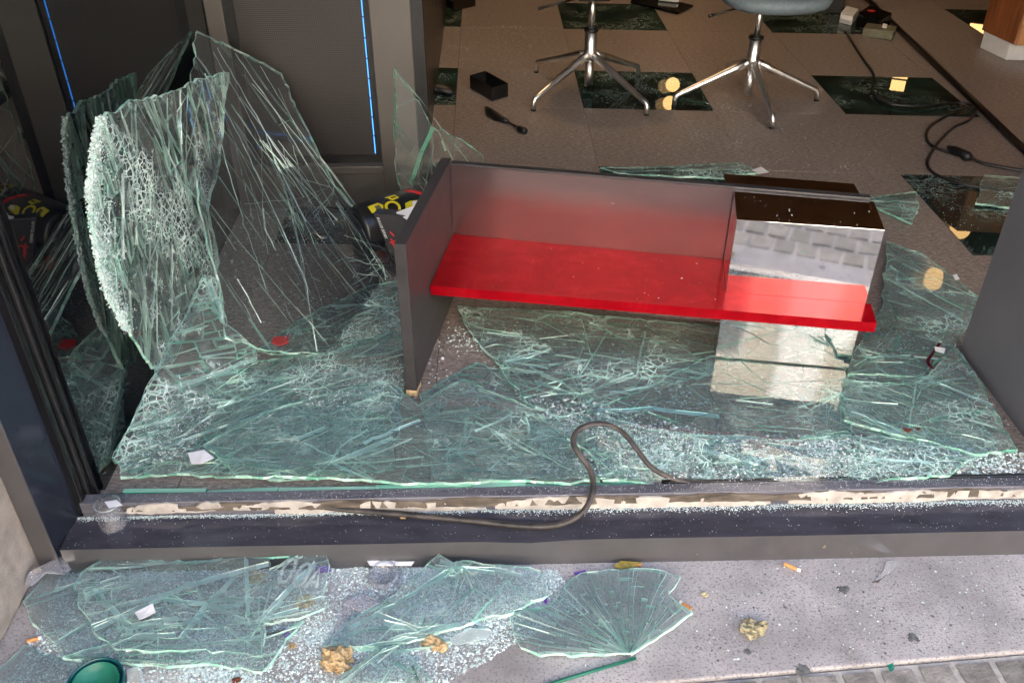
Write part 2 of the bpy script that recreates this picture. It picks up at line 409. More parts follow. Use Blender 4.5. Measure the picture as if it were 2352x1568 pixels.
# shop floor: bed + stone and marble tiles
floor = struct('shop_floor', MB().box((-1.4, FR, -.14), (7.2, 14.6, -.006)), M['grout'])
cols = [.422 + .5725*k for k in range(-4, 12)]
rows = [FR, 2.02, 2.60, 3.258, 3.885, 4.40, 5.11, 5.66, 6.25, 6.85, 7.45, 8.1]
def rowy(j, x):
    y = rows[j]
    return y if j == 0 else y - .09*(x-.42)*min(1., (y-FR)/1.6)
for j in range(len(rows)-1):
    for i in range(len(cols)-1):
        x0, x1 = cols[i]+.0011, cols[i+1]-.0011
        ring = [(x0, rowy(j,x0)+.0006, -.05), (x1, rowy(j,x1)+.0006, -.05), (x1, rowy(j+1,x1)-.0006, -.05), (x0, rowy(j+1,x0)-.0006, -.05)]
        green = (j % 2 == 0) and (i % 2 == 0)
        if max(p[0] for p in ring) < -1.2: continue
        if j == 0: green = False
        o = MB().prism(ring, (0,0,.05)).build('marble_tile' if green else 'stone_tile', M['marble'] if green else M['stone'], floor)
o = MB().box((-1.3, 7.9+.3, -.05), (7.2, 14.6, -.004)).build('rear_stone', M['stone'], floor)

# room shell
struct('ceiling', MB().box((-1.6, FR, 2.95), (7.2, 14.6, 3.1)), M['ceiling'])
struct('wall_back', MB().box((-1.6, 14.6, -.1), (7.3, 14.8, 3.1)), M['backwall'])
struct('wall_right', MB().box((7.2, FR, -.1), (7.4, 14.6, 3.1)), M['backwall'])
struct('wall_left', MB().box((-1.6, 2.99, -.1), (-.245, 14.6, 2.95)), M['brown'])
# own facade above and beside the window
struct('facade_wall', MB().box((-6, 1.40, 2.65), (8, 1.75, 9.5)).box((-6, 1.42, PAVE), (-1.30, 1.75, 2.65)).box((2.2, 1.42, PAVE), (8, 1.75, 2.65)).box((-6, 1.75, 3.12), (8, 15, 3.3)).box((-6, 1.75, 9.3), (8, 15, 9.5)), M['facade'])
# ground
EA = R(4.0); ED = Matrix.Translation((.23, 1.045, 0)) @ Matrix.Rotation(EA, 4, 'Z') @ Matrix.Translation((-.23, -1.09, 0))
ec = lambda x: 1.045+math.tan(EA)*(x-.23)
struct('pavement', MB().prism([(-4, ec(-4)+.004, PAVE-.15), (4, ec(4)+.004, PAVE-.15), (4, 1.52, PAVE-.15), (-4, 1.52, PAVE-.15)], (0,0,.15)), M['pave'], bevel=.004)
g = struct('street', MB().box((-40, -11, PAVE-.3), (40, 1.35, PAVE-.160)).prism([(-4, -11, PAVE-.159), (4, -11, PAVE-.159), (4, ec(4), PAVE-.159), (-4, ec(-4), PAVE-.159)], (0,0,.15)), M['mortar'])
rnd = random.Random(5)
sx, sy = .079, .105
sett_mesh = {}
def sett(i, j, big):
    x0 = -3.2 + i*sx + (0.04 if j % 2 else 0); y1 = 1.088 - j*sy
    a, b = .003, .003
    h = PAVE - .004 + rnd.uniform(-.003, .002)
    q = [rnd.uniform(-.003, .003) for _ in range(8)]
    lo = [(x0+a, y1-sy+b, PAVE-.03), (x0+sx-a, y1-sy+b, PAVE-.03), (x0+sx-a, y1-b, PAVE-.03), (x0+a, y1-b, PAVE-.03)]
    hi = [(p[0]+(.004 if p[0] < x0+.04 else -.004)+q[k], p[1]+(.004 if p[1] < y1-.05 else -.004)+q[k+4], h) for k, p in enumerate(lo)]
    return lo + hi, [(4,5,6,7),(0,1,5,4),(1,2,6,5),(2,3,7,6),(3,0,4,7)]
stuffv, stufff = [], []
for j in range(22):
    for i in range(82):
        V, Fs = sett(i, j, False)
        V = [tuple(ED @ Vector(p)) for p in V]; x = V[0][0]
        if j < 3 and -1.0 < x < 1.25:
            link_mesh('sett', V, Fs, M['sett'], g)
        else:
            b = len(stuffv); stuffv += V; stufff += [tuple(b+k for k in f) for f in Fs]
tag(link_mesh('setts', stuffv, stufff, M['sett'], g), kind='stuff')

# ------------------------------------------------------------------ stone pier at the left edge
MB().prism([(-1.30, .3, PAVE), (-1.003, .3, PAVE), (-1.003, 1.405, PAVE), (-1.30, 1.405, PAVE)], (0,0,2.75)).build('granite_pier', M['granite_pier'], None, bevel=.012)
tag(bpy.data.objects['granite_pier'], 'beige granite pier at the left edge beside the metal window frame', 'pier')

# ------------------------------------------------------------------ window frame: jamb + stepped sill
wf = thing('window_frame', 'grey metal shop window frame with stepped sill and tall corner post', 'window frame', (0, 1.4, PAVE))
SF, ST = 1.357, -.024           # sill front plane and top height
def strip(y0, y1, z0, z1, x0, x1): return MB().box((x0, y0, z0), (x1, y1, z1))
xs = np.linspace(-.935, 1.9, 60)
# outer flashing, a little dented along its front edge
V, Fs = [], []
for k, x in enumerate(xs):
    d = .006*math.exp(-((x-.07)/.07)**2)
    w = .002*math.sin(x*7)
    V += [(x, SF+w*.3, PAVE-.02), (x, SF-d*.2+w*.3, ST-d), (x, 1.452, ST+.004), (x, 1.452, PAVE-.02)]
for k in range(len(xs)-1):
    a, b = 4*k, 4*k+4
    Fs += [(a, b, b+1, a+1), (a+1, b+1, b+2, a+2), (a+2, b+2, b+3, a+3)]
Fs += [(0,1,2,3)]
link_mesh('sill_front', V, [f for f in Fs if True], [M['frame'], M['sill']], wf, mi=[0 if k % 3 == 0 else 1 for k in range(len(Fs))])
MB().box((-.915, 1.448, -.06), (1.9, 1.478, .022)).build('inner_rail', M['rail'], wf, bevel=.002)
MB().box((-.90, 1.4785, -.06), (1.9, 1.4995, .002)).build('glazing_channel', M['rubber'], wf)
MB().tube([(x, 1.492+.001*math.sin(9*x), .012) for x in np.linspace(.38, 1.9, 30)], .006, 8).build('rubber_seal', M['rubber'], wf, smooth=True)
MB().tube([(x, 1.482, .008) for x in np.linspace(-.30, 1.9, 30)], .004, 8).build('rubber_seal', M['rubber'], wf, smooth=True)
# corner post: grey front strip, dark glossy return, black gaskets
MB().prism([(-1.0035, 1.372, PAVE), (-.944, 1.352, PAVE), (-.944, 1.356, PAVE), (-1.0035, 1.41, PAVE)], (0,0,2.75)).build('post_front', M['frame'], wf, bevel=.002)
MB().prism([(-1.003, 1.412, PAVE), (-.9455, 1.358, PAVE), (-.925, 1.452, PAVE), (-1.003, 1.50, PAVE)], (0,0,2.75)).build('post_return', M['frame_dark'], wf, bevel=.002)
MB().box((-.96, 1.452, -.05), (-.908, 1.475, 2.65)).build('glazing_bead', M['blackgloss'], wf, bevel=.003)
MB().box((-.96, 1.476, -.05), (-.901, 1.488, 2.65)).build('glazing_bead', M['rubber'], wf, bevel=.003)
MB().box((-.96, 1.489, -.05), (-.893, 1.51, 2.65)).build('glazing_bead', M['blackgloss'], wf, bevel=.003)

# side glass + right return panel
sg = thing('side_glass', 'dark reflecting side pane at the left of the window display', 'glass pane', (XL, 2.2, 0))
MB().box((XL-.03, 1.512, -.004), (XL, 2.925, 2.65)).build('pane', M['mirror'], sg)
o = MB().box((XR, 1.50, .0005), (XR+.06, 2.0, 2.65)).build('return_panel', M['grey_panel'], None, bevel=.002)
tag(o, 'plain slate grey upright panel closing the right side of the window', 'panel')

# ------------------------------------------------------------------ led totem
YT = 2.925
tt = thing('screen_totem', 'tall grey totem with a dark dotted led screen and blue lit edge', 'screen', (-.55, YT, 0))
def ypoly(pts, Y): return [PY(x, y, Y) for x, y in pts]
sxl, sxr, szb, szt = -.795, -.392, .195, 2.2
bxl, bxr, bzb = -.828, -.372, .165
MB().box((XL+.001, YT, .0005), (bxl, YT+.05, 2.6)).box((bxr, YT, .0005), (-.243, YT+.05, 2.6)).box((bxl, YT, .0005), (bxr, YT+.05, bzb)).build('surround', M['surround'], tt, bevel=.003)
MB().box((bxl-.004, YT-.018, bzb-.028), (bxr+.004, YT+.03, bzb-.001)).build('ledge', M['surround'], tt, bevel=.002)
MB().box((bxl+.001, YT+.012, bzb), (sxl, YT+.04, 2.6)).box((sxr, YT+.012, bzb), (bxr-.001, YT+.04, 2.6)).box((sxl, YT+.012, bzb), (sxr, YT+.04, szb)).build('bezel', M['black'], tt)
MB().box((sxl, YT+.016, szb), (sxr, YT+.045, 2.6)).build('led_screen', M['led'], tt)
for k in range(14):
    z0 = szb+.004+k*.066
    MB().box((sxr-.0040, YT+.0135, z0), (sxr-.0015, YT+.018, z0+.060)).build('light_strip', M['blue_led'], tt)
MB().box((-.243, YT+.005, .0005), (-.205, YT+.06, 2.6)).build('edge_trim', M['black'], tt)

# ================================================================== DISPLAY BENCH
BO = PZ(1047, 690); BA = R(-10.5)
def BM(s, t, z): return np.array([BO[0]+s*math.cos(BA)-t*math.sin(BA), BO[1]+s*math.sin(BA)+t*math.cos(BA), z])
BMat = Matrix.Translation(Vector((BO[0], BO[1], 0))) @ Matrix.Rotation(BA, 4, 'Z')
bench = thing('display_bench', 'low grey display bench with red mirror shelf and polished steel block', 'display stand', BO)
ZB = .022                        # it stands on the broken panes
MB().box((-.030, -.474, ZB), (-.001, .022, .447), BMat).build('end_panel', M['laminate'], bench, bevel=.0015)
MB().box((-.0305, -.4765, .004), (-.0005, -.43, ZB-.0005), BMat).build('chipped_core', M['core'], bench, bevel=.003)
BPan = BMat @ Matrix.Rotation(R(-2.2), 4, 'Z')
MB().box((0, .0005, ZB), (1.098, .022, .441), BPan).build('back_panel', M['laminate'], bench, bevel=.0015)
MB().box((.0005, -.003, ZB+.0005), (.757, .0003, .437), BPan).build('facing_sheet', M['panel_gloss'], bench)
MB().box((.0015, -.290, .199), (.7575, -.0330, .227), BMat).prism([BM(.0015,-.0331,.1991), BM(.7575,-.0331,.1991), BM(.7575,-.0325,.1991), BM(.0015,-.0036,.1991)], (0,0,.0278)).box((.7576, -.290, .1992), (1.118, -.2015, .2268), BMat).build('red_shelf', M['red'], bench, bevel=.003, seg=3)
MB().prism([BM(.758,-.2012,ZB), BM(1.106,-.2012,ZB), BM(1.106,-.0465,ZB), BM(.758,-.0328,ZB)], (0,0,.434-ZB)).build('steel_block', M['chrome'], bench, bevel=.0012)
MB().prism([BM(.738,-.0045,ZB), BM(1.078,-.0175,ZB), BM(1.072,.055,ZB), BM(.735,.066,ZB)], (0,0,.434-ZB)).build('rear_block', M['chrome'], bench, bevel=.0012)

# ================================================================== CHAIRS
def chair(feet, hub, label, seat_dir, seat_c):
    c = np.mean([PZ(*p) for p in feet], axis=0)
    t = thing('swivel_chair', label, 'chair', (c[0], c[1], 0), 'swivel chairs inside the shop')
    hz = .185
    MB().lathe([(0, hz-.035), (.022, hz-.035), (.030, hz-.015), (.030, hz+.008), (.026, hz+.018), (.026, hz+.10), (.0, hz+.10)], 24, Matrix.Translation((c[0], c[1], 0))).build('hub', M['chair_metal'], t, smooth=True)
    MB().lathe([(0, .035), (.020, .035), (.020, hz-.04), (0, hz-.04)], 20, Matrix.Translation((c[0], c[1], 0))).build('lower_tube', M['chair_metal'], t, smooth=True)
    MB().lathe([(0, hz+.098), (.033, hz+.098), (.033, hz+.108), (0, hz+.108)], 20, Matrix.Translation((c[0], c[1], 0))).build('collar', M['black'], t, smooth=True)
    MB().lathe([(0, hz+.10), (.0145, hz+.10), (.0145, .44), (0, .44)], 16, Matrix.Translation((c[0], c[1], 0))).build('gas_post', M['chair_metal'], t, smooth=True)
    for p in feet:
        f = PZ(*p); d = np.array([f[0]-c[0], f[1]-c[1], 0]); L = np.linalg.norm(d); d /= L
        pts = [np.array([c[0], c[1], hz-.005])+d*.02, np.array([c[0], c[1], hz-.005-(hz-.067)*(.06/(L-.055))])+d*.08, np.array([c[0], c[1], .062])+d*(L-.035), np.array([c[0], c[1], .052])+d*(L-.008), np.array([c[0], c[1], .036])+d*L, np.array([c[0], c[1], .008])+d*L]
        lg = MB().tube(pts, [.0165, .017, .0125, .012, .0115, .0108], 12).build('leg', M['chair_metal'], t, smooth=True)
        MB().lathe([(0, .0005), (.0118, .0005), (.0118, .007), (0, .009)], 14, Matrix.Translation((f[0], f[1], 0))).build('glide', M['black'], lg)
    # seat shell: rounded pan and a curved back, above the picture's edge
    rx, ry = .23, .22
    V, Fs = [], []; n, rings = 32, 7
    sc = np.array([seat_c[0], seat_c[1], 0]); zs = seat_c[2]
    prof = [(.0, .0), (.5, .0), (.82, .006), (.96, .022), (1.0, .045), (.95, .066), (.7, .070), (.0, .064)]
    for r, z in prof:
        for k in range(n):
            w = 2*math.pi*k/n; e = 2.6
            cx = math.copysign(abs(math.cos(w))**(2/e), math.cos(w)); sy_ = math.copysign(abs(math.sin(w))**(2/e), math.sin(w))
            V.append(sc + np.array([r*rx*cx, r*ry*sy_, zs+z]))
    for i in range(len(prof)-1):
        for k in range(n): Fs.append((i*n+k, i*n+(k+1) % n, (i+1)*n+(k+1) % n, (i+1)*n+k))
    link_mesh('seat', V, Fs, M['seat'], t, smooth=True)
    V, Fs = [], []
    for i in range(9):
        for k in range(15):
            u = -1+2*k/14; w = seat_dir+u*1.0; v = i/8
            rr = .215+.03*v
            V.append(sc+np.array([math.cos(w)*rr, math.sin(w)*rr, zs+.05+.36*v*(1-.12*u*u)]))
    for i in range(8):
        for k in range(14): Fs.append((i*15+k, i*15+k+1, (i+1)*15+k+1, (i+1)*15+k))
    bk = link_mesh('backrest', V, Fs, M['seat'], t, smooth=True)
    sm = bk.modifiers.new('thick', 'SOLIDIFY'); sm.thickness = .022
    MB().box((c[0]-.07, c[1]-.07, .425), (c[0]+.07, c[1]+.07, zs+.002)).build('mount_plate', M['black'], t, bevel=.006)
    a = np.array([c[0]-.05, c[1]-.02, .432]); b = np.array([c[0]-.22, c[1]-.08, .405])
    MB().tube([a, b], .005, 8).tube([b, b+(b-a)*.12], .007, 8).build('lever', M['black'], t, smooth=True)
    return t
fA = [(1225,255),(1485,265),(1232,167),(1465,176)]
fB = [(1548,245),(1772,295),(1875,232),(1668,172)]
cA = np.mean([PZ(*p) for p in fA], axis=0); cB = np.mean([PZ(*p) for p in fB], axis=0)
chair(fA, None, 'swivel chair with bright four star base and its seat out of view', R(80), (cA[0]+.02, cA[1]+.02, .452))
chair(fB, None, 'swivel chair with blue grey seat seen at the top, nearer the cables', R(60), (cB[0]+.04, cB[1]-.03, .430))

# ================================================================== INTERIOR BITS
def open_box(name, label, cat, p0, p1, p2, h, mat, th=.003, inner=None):
    """a box without lid: p0 p1 p2 three floor corners (3D)"""
    p0, p1, p2 = [np.array(p, float) for p in (p0, p1, p2)]
    e1, e2 = p1-p0, p2-p0; l1, l2 = np.linalg.norm(e1), np.linalg.norm(e2); e1 /= l1; e2 /= l2
    t = thing(name, label, cat, p0)
    def bx(a0, a1, b0, b1, z0, z1): return MB().prism([p0+e1*a0+e2*b0+[0,0,z0], p0+e1*a1+e2*b0+[0,0,z0], p0+e1*a1+e2*b1+[0,0,z0], p0+e1*a0+e2*b1+[0,0,z0]], (0,0,z1-z0))
    bx(0, l1, 0, l2, .0008, .004).build('base', mat, t)
    for a in ((0, l1, 0, th), (0, l1, l2-th, l2), (0, th, th, l2-th), (l1-th, l1, th, l2-th)):
        bx(*a, .0045, h).build('side', mat, t)
    return t
a, b, c_ = PZ(1130,233), PZ(1080,203), PZ(1167,222)
open_box('open_box', 'small black open box lying on the brown floor by the chair', 'box', a, b, c_, .062, M['black'])
# hand tool / plug lead
t = thing('plug_lead', 'short black plug and lead on the floor before the open box', 'plug', PZ(1160, 280))
MB().tube([PZ(1117,248,.014), PZ(1124,257,.016), PZ(1140,268,.016), PZ(1158,276,.014), PZ(1167,280,.012)], [.007,.018,.020,.013,.008], 10).build('grip', M['black'], t, smooth=True)
MB().tube([PZ(1165,279,.012), PZ(1180,288,.010), PZ(1190,293,.012)], .005, 8).build('lead', M['rubber'], t, smooth=True)
MB().tube([PZ(1188,292,.014), PZ(1196,298,.015), PZ(1205,301,.015), PZ(1209,302,.015)], [.008,.015,.016,.011], 12).build('socket', M['black'], t, smooth=True)
MB().tube([PZ(1116,243,.016), PZ(1119,250,.015)], .003, 6).build('pin', M['chair_metal'], t)
# black shoe like case by the wall
t = MB().tube([PZ(988,206,.02), PZ(1000,203,.024), PZ(1020,206,.024), PZ(1038,211,.018), PZ(1046,214,.010)], [.03,.034,.03,.024,.010], 12, flat=.7).build('spectacle_case', M['black'], None, smooth=True)
tag(t, 'black rounded spectacle case by the dark wall edge', 'case')
# tray and panel at the top edge
a, b, c_ = PZ(1042,26), PZ(1000,5), PZ(1092,15)
open_box('wooden_tray', 'black tray with pale wooden side at the top edge by the wall', 'tray', a, b, c_, .05, M['brown'])
t = MB().prism([PZ(1448,8,.004), PZ(1462,-14,.004), PZ(1592,17,.004), PZ(1556,34,.004)], (0,0,.012)).build('black_board', M['blackgloss'], None, bevel=.002)
tag(t, 'flat black board lying on the floor between the two chairs', 'board')
t = MB().prism([PZ(1512,2,.02), PZ(1516,-8,.02), PZ(1562,-2,.02), PZ(1558,7,.02)], (0,0,.02)).build('white_bar', M['whitepl'], None, bevel=.003)
tag(t, 'white plastic bar at the top edge above the black board', 'bar')
# heap of packaging to the right
t = MB().prism([PZ(1897,30), PZ(1932,34), PZ(1940,-4), PZ(1905,-8)], (0,0,.16)).build('black_carton', M['black'], None, bevel=.004)
tag(t, 'upright black carton behind the white price boxes', 'carton')
def carton(name, label, pts, h, mat, z=.001):
    t = thing(name, label, 'box', PZ(*pts[0], z))
    MB().prism([PZ(*p, z) for p in pts], (0,0,h)).build('body', mat, t, bevel=.003)
    return t
t = carton('label_box', 'white box with a printed price label beside black packaging', [(1927,52),(1955,60),(1968,44),(1940,36)], .055, M['whitepl'])
q = [PZ(1929,44,.03), PZ(1954,51,.03), PZ(1957,41,.05), PZ(1931,34,.05)]
MB().prism([p+np.array([0,-.004,.004]) for p in q], (0,-.0015,.001)).build('price_label', M['white'], t)
t = carton('black_package', 'black glossy package with a red seal among the packaging', [(1966,60),(2020,76),(2042,62),(1990,44)], .075, M['blackgloss'])
tp = PZ(2005, 60, .0) + np.array([0,0,.0765])
MB().lathe([(0,0),(.022,0),(.022,.0015),(0,.0015)], 18, Matrix.Translation(Vector(tp)+Vector((-.02,.02,0)))).build('seal', M['redprint'], t)
MB().prism([PZ(2026,64,.078), PZ(2036,66,.078), PZ(2038,58,.078), PZ(2028,56,.078)], (0,0,.004)).build('tag_card', M['white'], t)
t = carton('olive_box', 'flat olive box in front of the black packaging', [(1979,84),(2048,93),(2056,80),(1988,72)], .045, M['olive'])
# wooden counter with plinth
t = thing('wood_counter', 'orange brown wooden counter end on a white plinth at the right edge', 'counter', PZ(2320, 140))
A = PZ(2312,140); ang = R(-8)
ce = np.array([math.cos(ang), math.sin(ang), 0]); cn = np.array([-.178, .984, 0])
def cb(a0,a1,b0,b1,z0,z1): return MB().prism([A+ce*a0+cn*b0+[0,0,z0], A+ce*a1+cn*b0+[0,0,z0], A+ce*a1+cn*b1+[0,0,z0], A+ce*a0+cn*b1+[0,0,z0]], (0,0,z1-z0))
cb(0, 2.0, .01, .22, .001, .085).build('plinth', M['whitepl'], t, bevel=.003)
cb(-.004, 2.0, -.018, .24, .086, .95).build('carcass', M['wood'], t, bevel=.003)
cb(-.002, 2.0, -.034, -.0185, .087, .95).build('end_board', M['woodpale'], t, bevel=.002)
# fallen pole and cables
d0, d1 = PZ(1992, -2, .014), PZ(2420, 408, .014)
t = thing('fallen_pole', 'long dark round pole lying diagonally across the floor', 'pole', d0)
MB().tube([d0, d0+(d1-d0)*.5, d1], .0135, 14).build('shaft', M['brown'], t, smooth=True)
MB().tube([d0-(d1-d0)*.006, d0-(d1-d0)*.0002], .016, 14).build('cap', M['black'], t, smooth=True)
cab1 = [(1942,72),(1962,105),(1985,140),(2003,165),(2009,188),(2003,212),(2028,234),(2075,243),(2140,243),(2190,237),(2225,240),(2240,254),(2226,276),(2190,293),(2158,325),(2135,358),(2130,378),(2148,400),(2200,420),(2280,436),(2370,448)]
t = MB().tube(smooth_path([PZ(x,y,.006+(.006 if 5 < i < 13 else 0)) for i,(x,y) in enumerate(cab1)], 5), .0062, 8).build('power_cable', M['rubber'], None, smooth=True)
tag(t, 'thin black cable winding from the price boxes over the marble tile', 'cable')
cab2 = [(2236,246),(2205,254),(2165,272),(2133,296),(2129,322),(2150,340),(2186,350)]
t = thing('plug_cable', 'black looped cable with an in line plug near the fallen pole', 'cable', PZ(2186,350))
MB().tube(smooth_path([PZ(x,y,.016 if i < 2 else .007) for i,(x,y) in enumerate(cab2)], 5), .0062, 8).build('lead', M['rubber'], t, smooth=True)
MB().tube([PZ(2178,338,.018), PZ(2192,346,.02), PZ(2210,352,.02), PZ(2222,360,.02), PZ(2233,364,.014)], [.008,.019,.016,.020,.010], 12).build('plug', M['black'], t, smooth=True)
MB().tube(smooth_path([PZ(2230,363,.012), PZ(2255,374,.008), PZ(2300,384,.008), PZ(2375,396,.008)], 5), .0066, 8).build('lead', M['rubber'], t, smooth=True)

# hanging brass lamps: only their reflections in the polished marble are seen
def mirror_pt(px, py, zc):
    d = ray(px, py); q = PZ(px, py); d2 = d*np.array([1,1,-1]); return q + d2*(zc/d2[2])
lamps = [((1545,195),.085,'far'),((1538,237),.08,'middle'),((2205,527),.085,'near'),((2142,648),.062,'nearest'),((2166,602),.058,'second nearest')]
for k,((px,py),r,w) in enumerate(lamps):
    zl = 1.9 if k >= 3 else 2.3; q = mirror_pt(px, py, zl)
    t = thing('pendant_lamp', 'round brass pendant lamp reflected in the floor, %s of five' % w, 'lamp', (q[0], q[1], zl), 'pendant lamps over the shop')
    look = Vector(PZ(px,py)-q).normalized().to_track_quat('Z','Y').to_matrix().to_4x4()
    Mx = Matrix.Translation(Vector(q)) @ look
    MB().lathe([(0,0),(r,0),(r,-.012),(0,-.012)], 28, Mx).build('disc', M['gold'], t)
    MB().lathe([(0,-.03),(r,-.03),(r,-.042),(0,-.042)], 28, Mx @ Matrix.Translation((-r*1.05, r*.3, 0))).build('rear_disc', M['gold_dim'], t)
    MB().tube([q+np.array([0,0.02,0]), (q[0], q[1]+.02, 2.949)], .004, 6).build('cord', M['black'], t)
for k,(px,py,w,h) in enumerate(((2062,197,.16,.12),(2068,176,.17,.05),(2243,68,.2,.14))):
    q = mirror_pt(px, py, 2.2)
    look = Vector(PZ(px,py)-q).normalized().to_track_quat('Z','Y').to_matrix().to_4x4()
    Mx = Matrix.Translation(Vector(q)) @ look
    t = thing('pendant_plate', 'rectangular brass pendant reflected in the marble, %s' % ('larger one','narrow one','one by the wooden counter')[k], 'lamp', (q[0], q[1], 2.2), 'brass plates over the shop')
    MB().box((-w/2,-h/2,-.006),(w/2,h/2,0), Mx).build('plate', M['gold'], t)
    MB().tube([q+np.array([0,.02,0]), (q[0], q[1]+.02, 2.949)], .004, 6).build('cord', M['black'], t)
for k,(x,y) in enumerate(((.15,5.0),(1.9,5.6),(.5,7.4))):
    t = thing('downlight', 'round recessed ceiling downlight, %s' % ('above the chairs','to the rear right','at the rear')[k], 'lamp', (x,y,2.94), 'ceiling downlights')
    MB().lathe([(.075,2.935),(.095,2.935),(.095,2.949),(.075,2.949)], 24, Matrix.Translation((x,y,0))).build('rim', M['whitepl'], t)
    MB().lathe([(0,2.941),(.074,2.941)], 24, Matrix.Translation((x,y,0))).build('lens', M['lampglow'], t)
    ld = bpy.data.lights.new('downlight_beam', 'SPOT'); ld.energy = (16, 8, 8)[k]; ld.color = (1.0, .66, .36); ld.spot_size = R(78); ld.spot_blend = .9; ld.shadow_soft_size = .06
    lo_ = bpy.data.objects.new('downlight_beam', ld); COL.objects.link(lo_); lo_.parent = t; lo_.location = (0, 0, -.03)

# ================================================================== PRINTED BAG, BOX AND PAPER BEHIND THE GLASS
def frame_of(z, xhint):
    z = np.array(z, float); z /= np.linalg.norm(z); x = np.array(xhint, float); x -= z*np.dot(x, z); x /= np.linalg.norm(x)
    y = np.cross(z, x); return x, y, z
bc0, bc1 = PZ(818, 532, .085), PZ(1010, 470, .085)
ax = bc1-bc0; bl = np.linalg.norm(ax); ax /= bl
bag = thing('printed_drum_bag', 'black drum shaped bag with yellow and white print behind the glass', 'bag', PZ(880, 540))
upv = np.array([0,0,1.]); sd = np.cross(ax, upv); sd /= np.linalg.norm(sd)
if sd[1] > 0: sd = -sd
rb = .084
def bagpt(u, w, r=None):      # u along the axis (m), w angle from the camera side up
    r = r or rb
    return bc0 + ax*u + (sd*math.cos(w) + upv*math.sin(w))*r
V, Fs = [], []; n = 40
prof = [(-.001,0),(0,.8),(.002,.95),(.01,1.0),(bl-.01,1.0),(bl,.9),(bl+.001,0)]
for u, k in prof:
    for i in range(n): V.append(bagpt(u, 2*math.pi*i/n, max(1e-4, rb*k)))
for j in range(len(prof)-1):
    for i in range(n): Fs.append((j*n+i, j*n+(i+1) % n, (j+1)*n+(i+1) % n, (j+1)*n+i))
link_mesh('body', V, Fs, M['bagfabric'], bag, smooth=True)
ring = MB()
for rr in (.03, .06): ring.tube([bc0-ax*.003+(sd*math.cos(w)+upv*math.sin(w))*rr for w in np.linspace(0, 2*math.pi, 25)], .0035, 6, cap=False)
ring.build('end_ring', M['rubber'], bag, smooth=True)
def on_bag(name, poly, mat, off=.0012):
    """flat print wrapped on the drum: poly of (u, w)"""
    P = []
    for i in range(len(poly)):
        a, b = np.array(poly[i]), np.array(poly[(i+1) % len(poly)])
        for t_ in np.linspace(0, 1, 4)[:-1]: P.append(a+(b-a)*t_)
    P = [p-np.array([.036, 0]) for p in P]; c = np.mean(P, axis=0)
    V = [bagpt(c[0], c[1], rb+off)] + [bagpt(c[0]+(p[0]-c[0])*.5, c[1]+(p[1]-c[1])*.5, rb+off) for p in P] + [bagpt(p[0], p[1], rb+off) for p in P]
    m_ = len(P)
    Fs = [(0, 1+i, 1+(i+1) % m_) for i in range(m_)] + [(1+i, 1+m_+i, 1+m_+(i+1) % m_, 1+(i+1) % m_) for i in range(m_)]
    return link_mesh(name, V, Fs, mat, bag)
def stroke(name, pts, wd, mat, k0=0):
    out_l, out_r = [], []
    P = [np.array(p, float)-np.array([.036, 0]) for p in pts]
    V, Fs = [], []
    for i, p in enumerate(P):
        t_ = P[min(i+1, len(P)-1)]-P[max(i-1, 0)]; t_ = t_*np.array([1, rb]); t_ /= (np.linalg.norm(t_)+1e-9)
        nn = np.array([-t_[1], t_[0]/rb])*wd/2*np.array([1, 1])
        V += [bagpt(p[0]+nn[0], p[1]+nn[1], rb+.0014), bagpt(p[0]-nn[0], p[1]-nn[1], rb+.0014)]
    for i in range(len(P)-1): Fs.append((2*i, 2*i+1, 2*i+3, 2*i+2))
    return link_mesh(name, V, Fs, mat, bag)
on_bag('print_badge', [(.075,1.0),(.075,1.35),(.115,1.40),(.125,1.2),(.115,.98)], M['yellow'])
on_bag('print_badge', [(.095,1.08),(.095,1.26),(.113,1.26),(.113,1.08)], M['olive'], .0022)
stroke('print_letter', [(.150+.022*math.cos(w), .98+.26*math.sin(w)) for w in np.linspace(.2, 2*math.pi+.2, 20)], .009, M['yellow'])
stroke('print_letter', [(.150,1.55),(.185,1.52),(.188,1.36),(.165,1.33),(.160,1.48)], .009, M['yellow'])
on_bag('print_shape', [(.185,.66),(.195,.98),(.215,1.02),(.245,.95),(.25,.78),(.22,.7)], M['yellow'])
on_bag('print_shape', [(.215,.80),(.222,.96),(.243,.93),(.243,.80)], M['white'], .0022)
on_bag('print_band', [(.225,1.65),(.235,1.75),(.300,.85),(.285,.8)], M['redprint'])
on_bag('print_band', [(.300,.8),(.312,.9),(.345,1.5),(.325,1.5)], M['white'])
on_bag('print_shape', [(.318,.75),(.335,1.2),(.37,1.25),(.365,.75)], M['yellow'], .002)
stroke('print_ring', [(.352+.022*math.cos(w), 1.55+.24*math.sin(w)) for w in np.linspace(0, 2*math.pi, 18)], .010, M['yellow'])
# lettering is a real font laid over the drum
def text_mesh(txt, size, frame, origin, mat, parent, name='lettering', ext=.0004, mirror=False, shear=0.0):
    cu = bpy.data.curves.new(name, 'FONT'); cu.body = txt; cu.size = size; cu.extrude = ext; cu.shear = shear
    o = bpy.data.objects.new(name, cu); COL.objects.link(o)
    dg = bpy.context.evaluated_depsgraph_get(); me = bpy.data.meshes.new_from_object(o.evaluated_get(dg))
    bpy.data.objects.remove(o); bpy.data.curves.remove(cu)
    x, y, z = frame; V = []
    for v in me.vertices:
        V.append(np.array(origin)+np.array(x)*(-v.co.x if mirror else v.co.x)+np.array(y)*v.co.y+np.array(z)*v.co.z)
    Fs = [tuple(p.vertices) for p in me.polygons]; bpy.data.meshes.remove(me)
    return link_mesh(name, V, Fs, mat, parent)
w = 1.12; nrm = sd*math.cos(w)+upv*math.sin(w); tng = -sd*math.sin(w)+upv*math.cos(w)
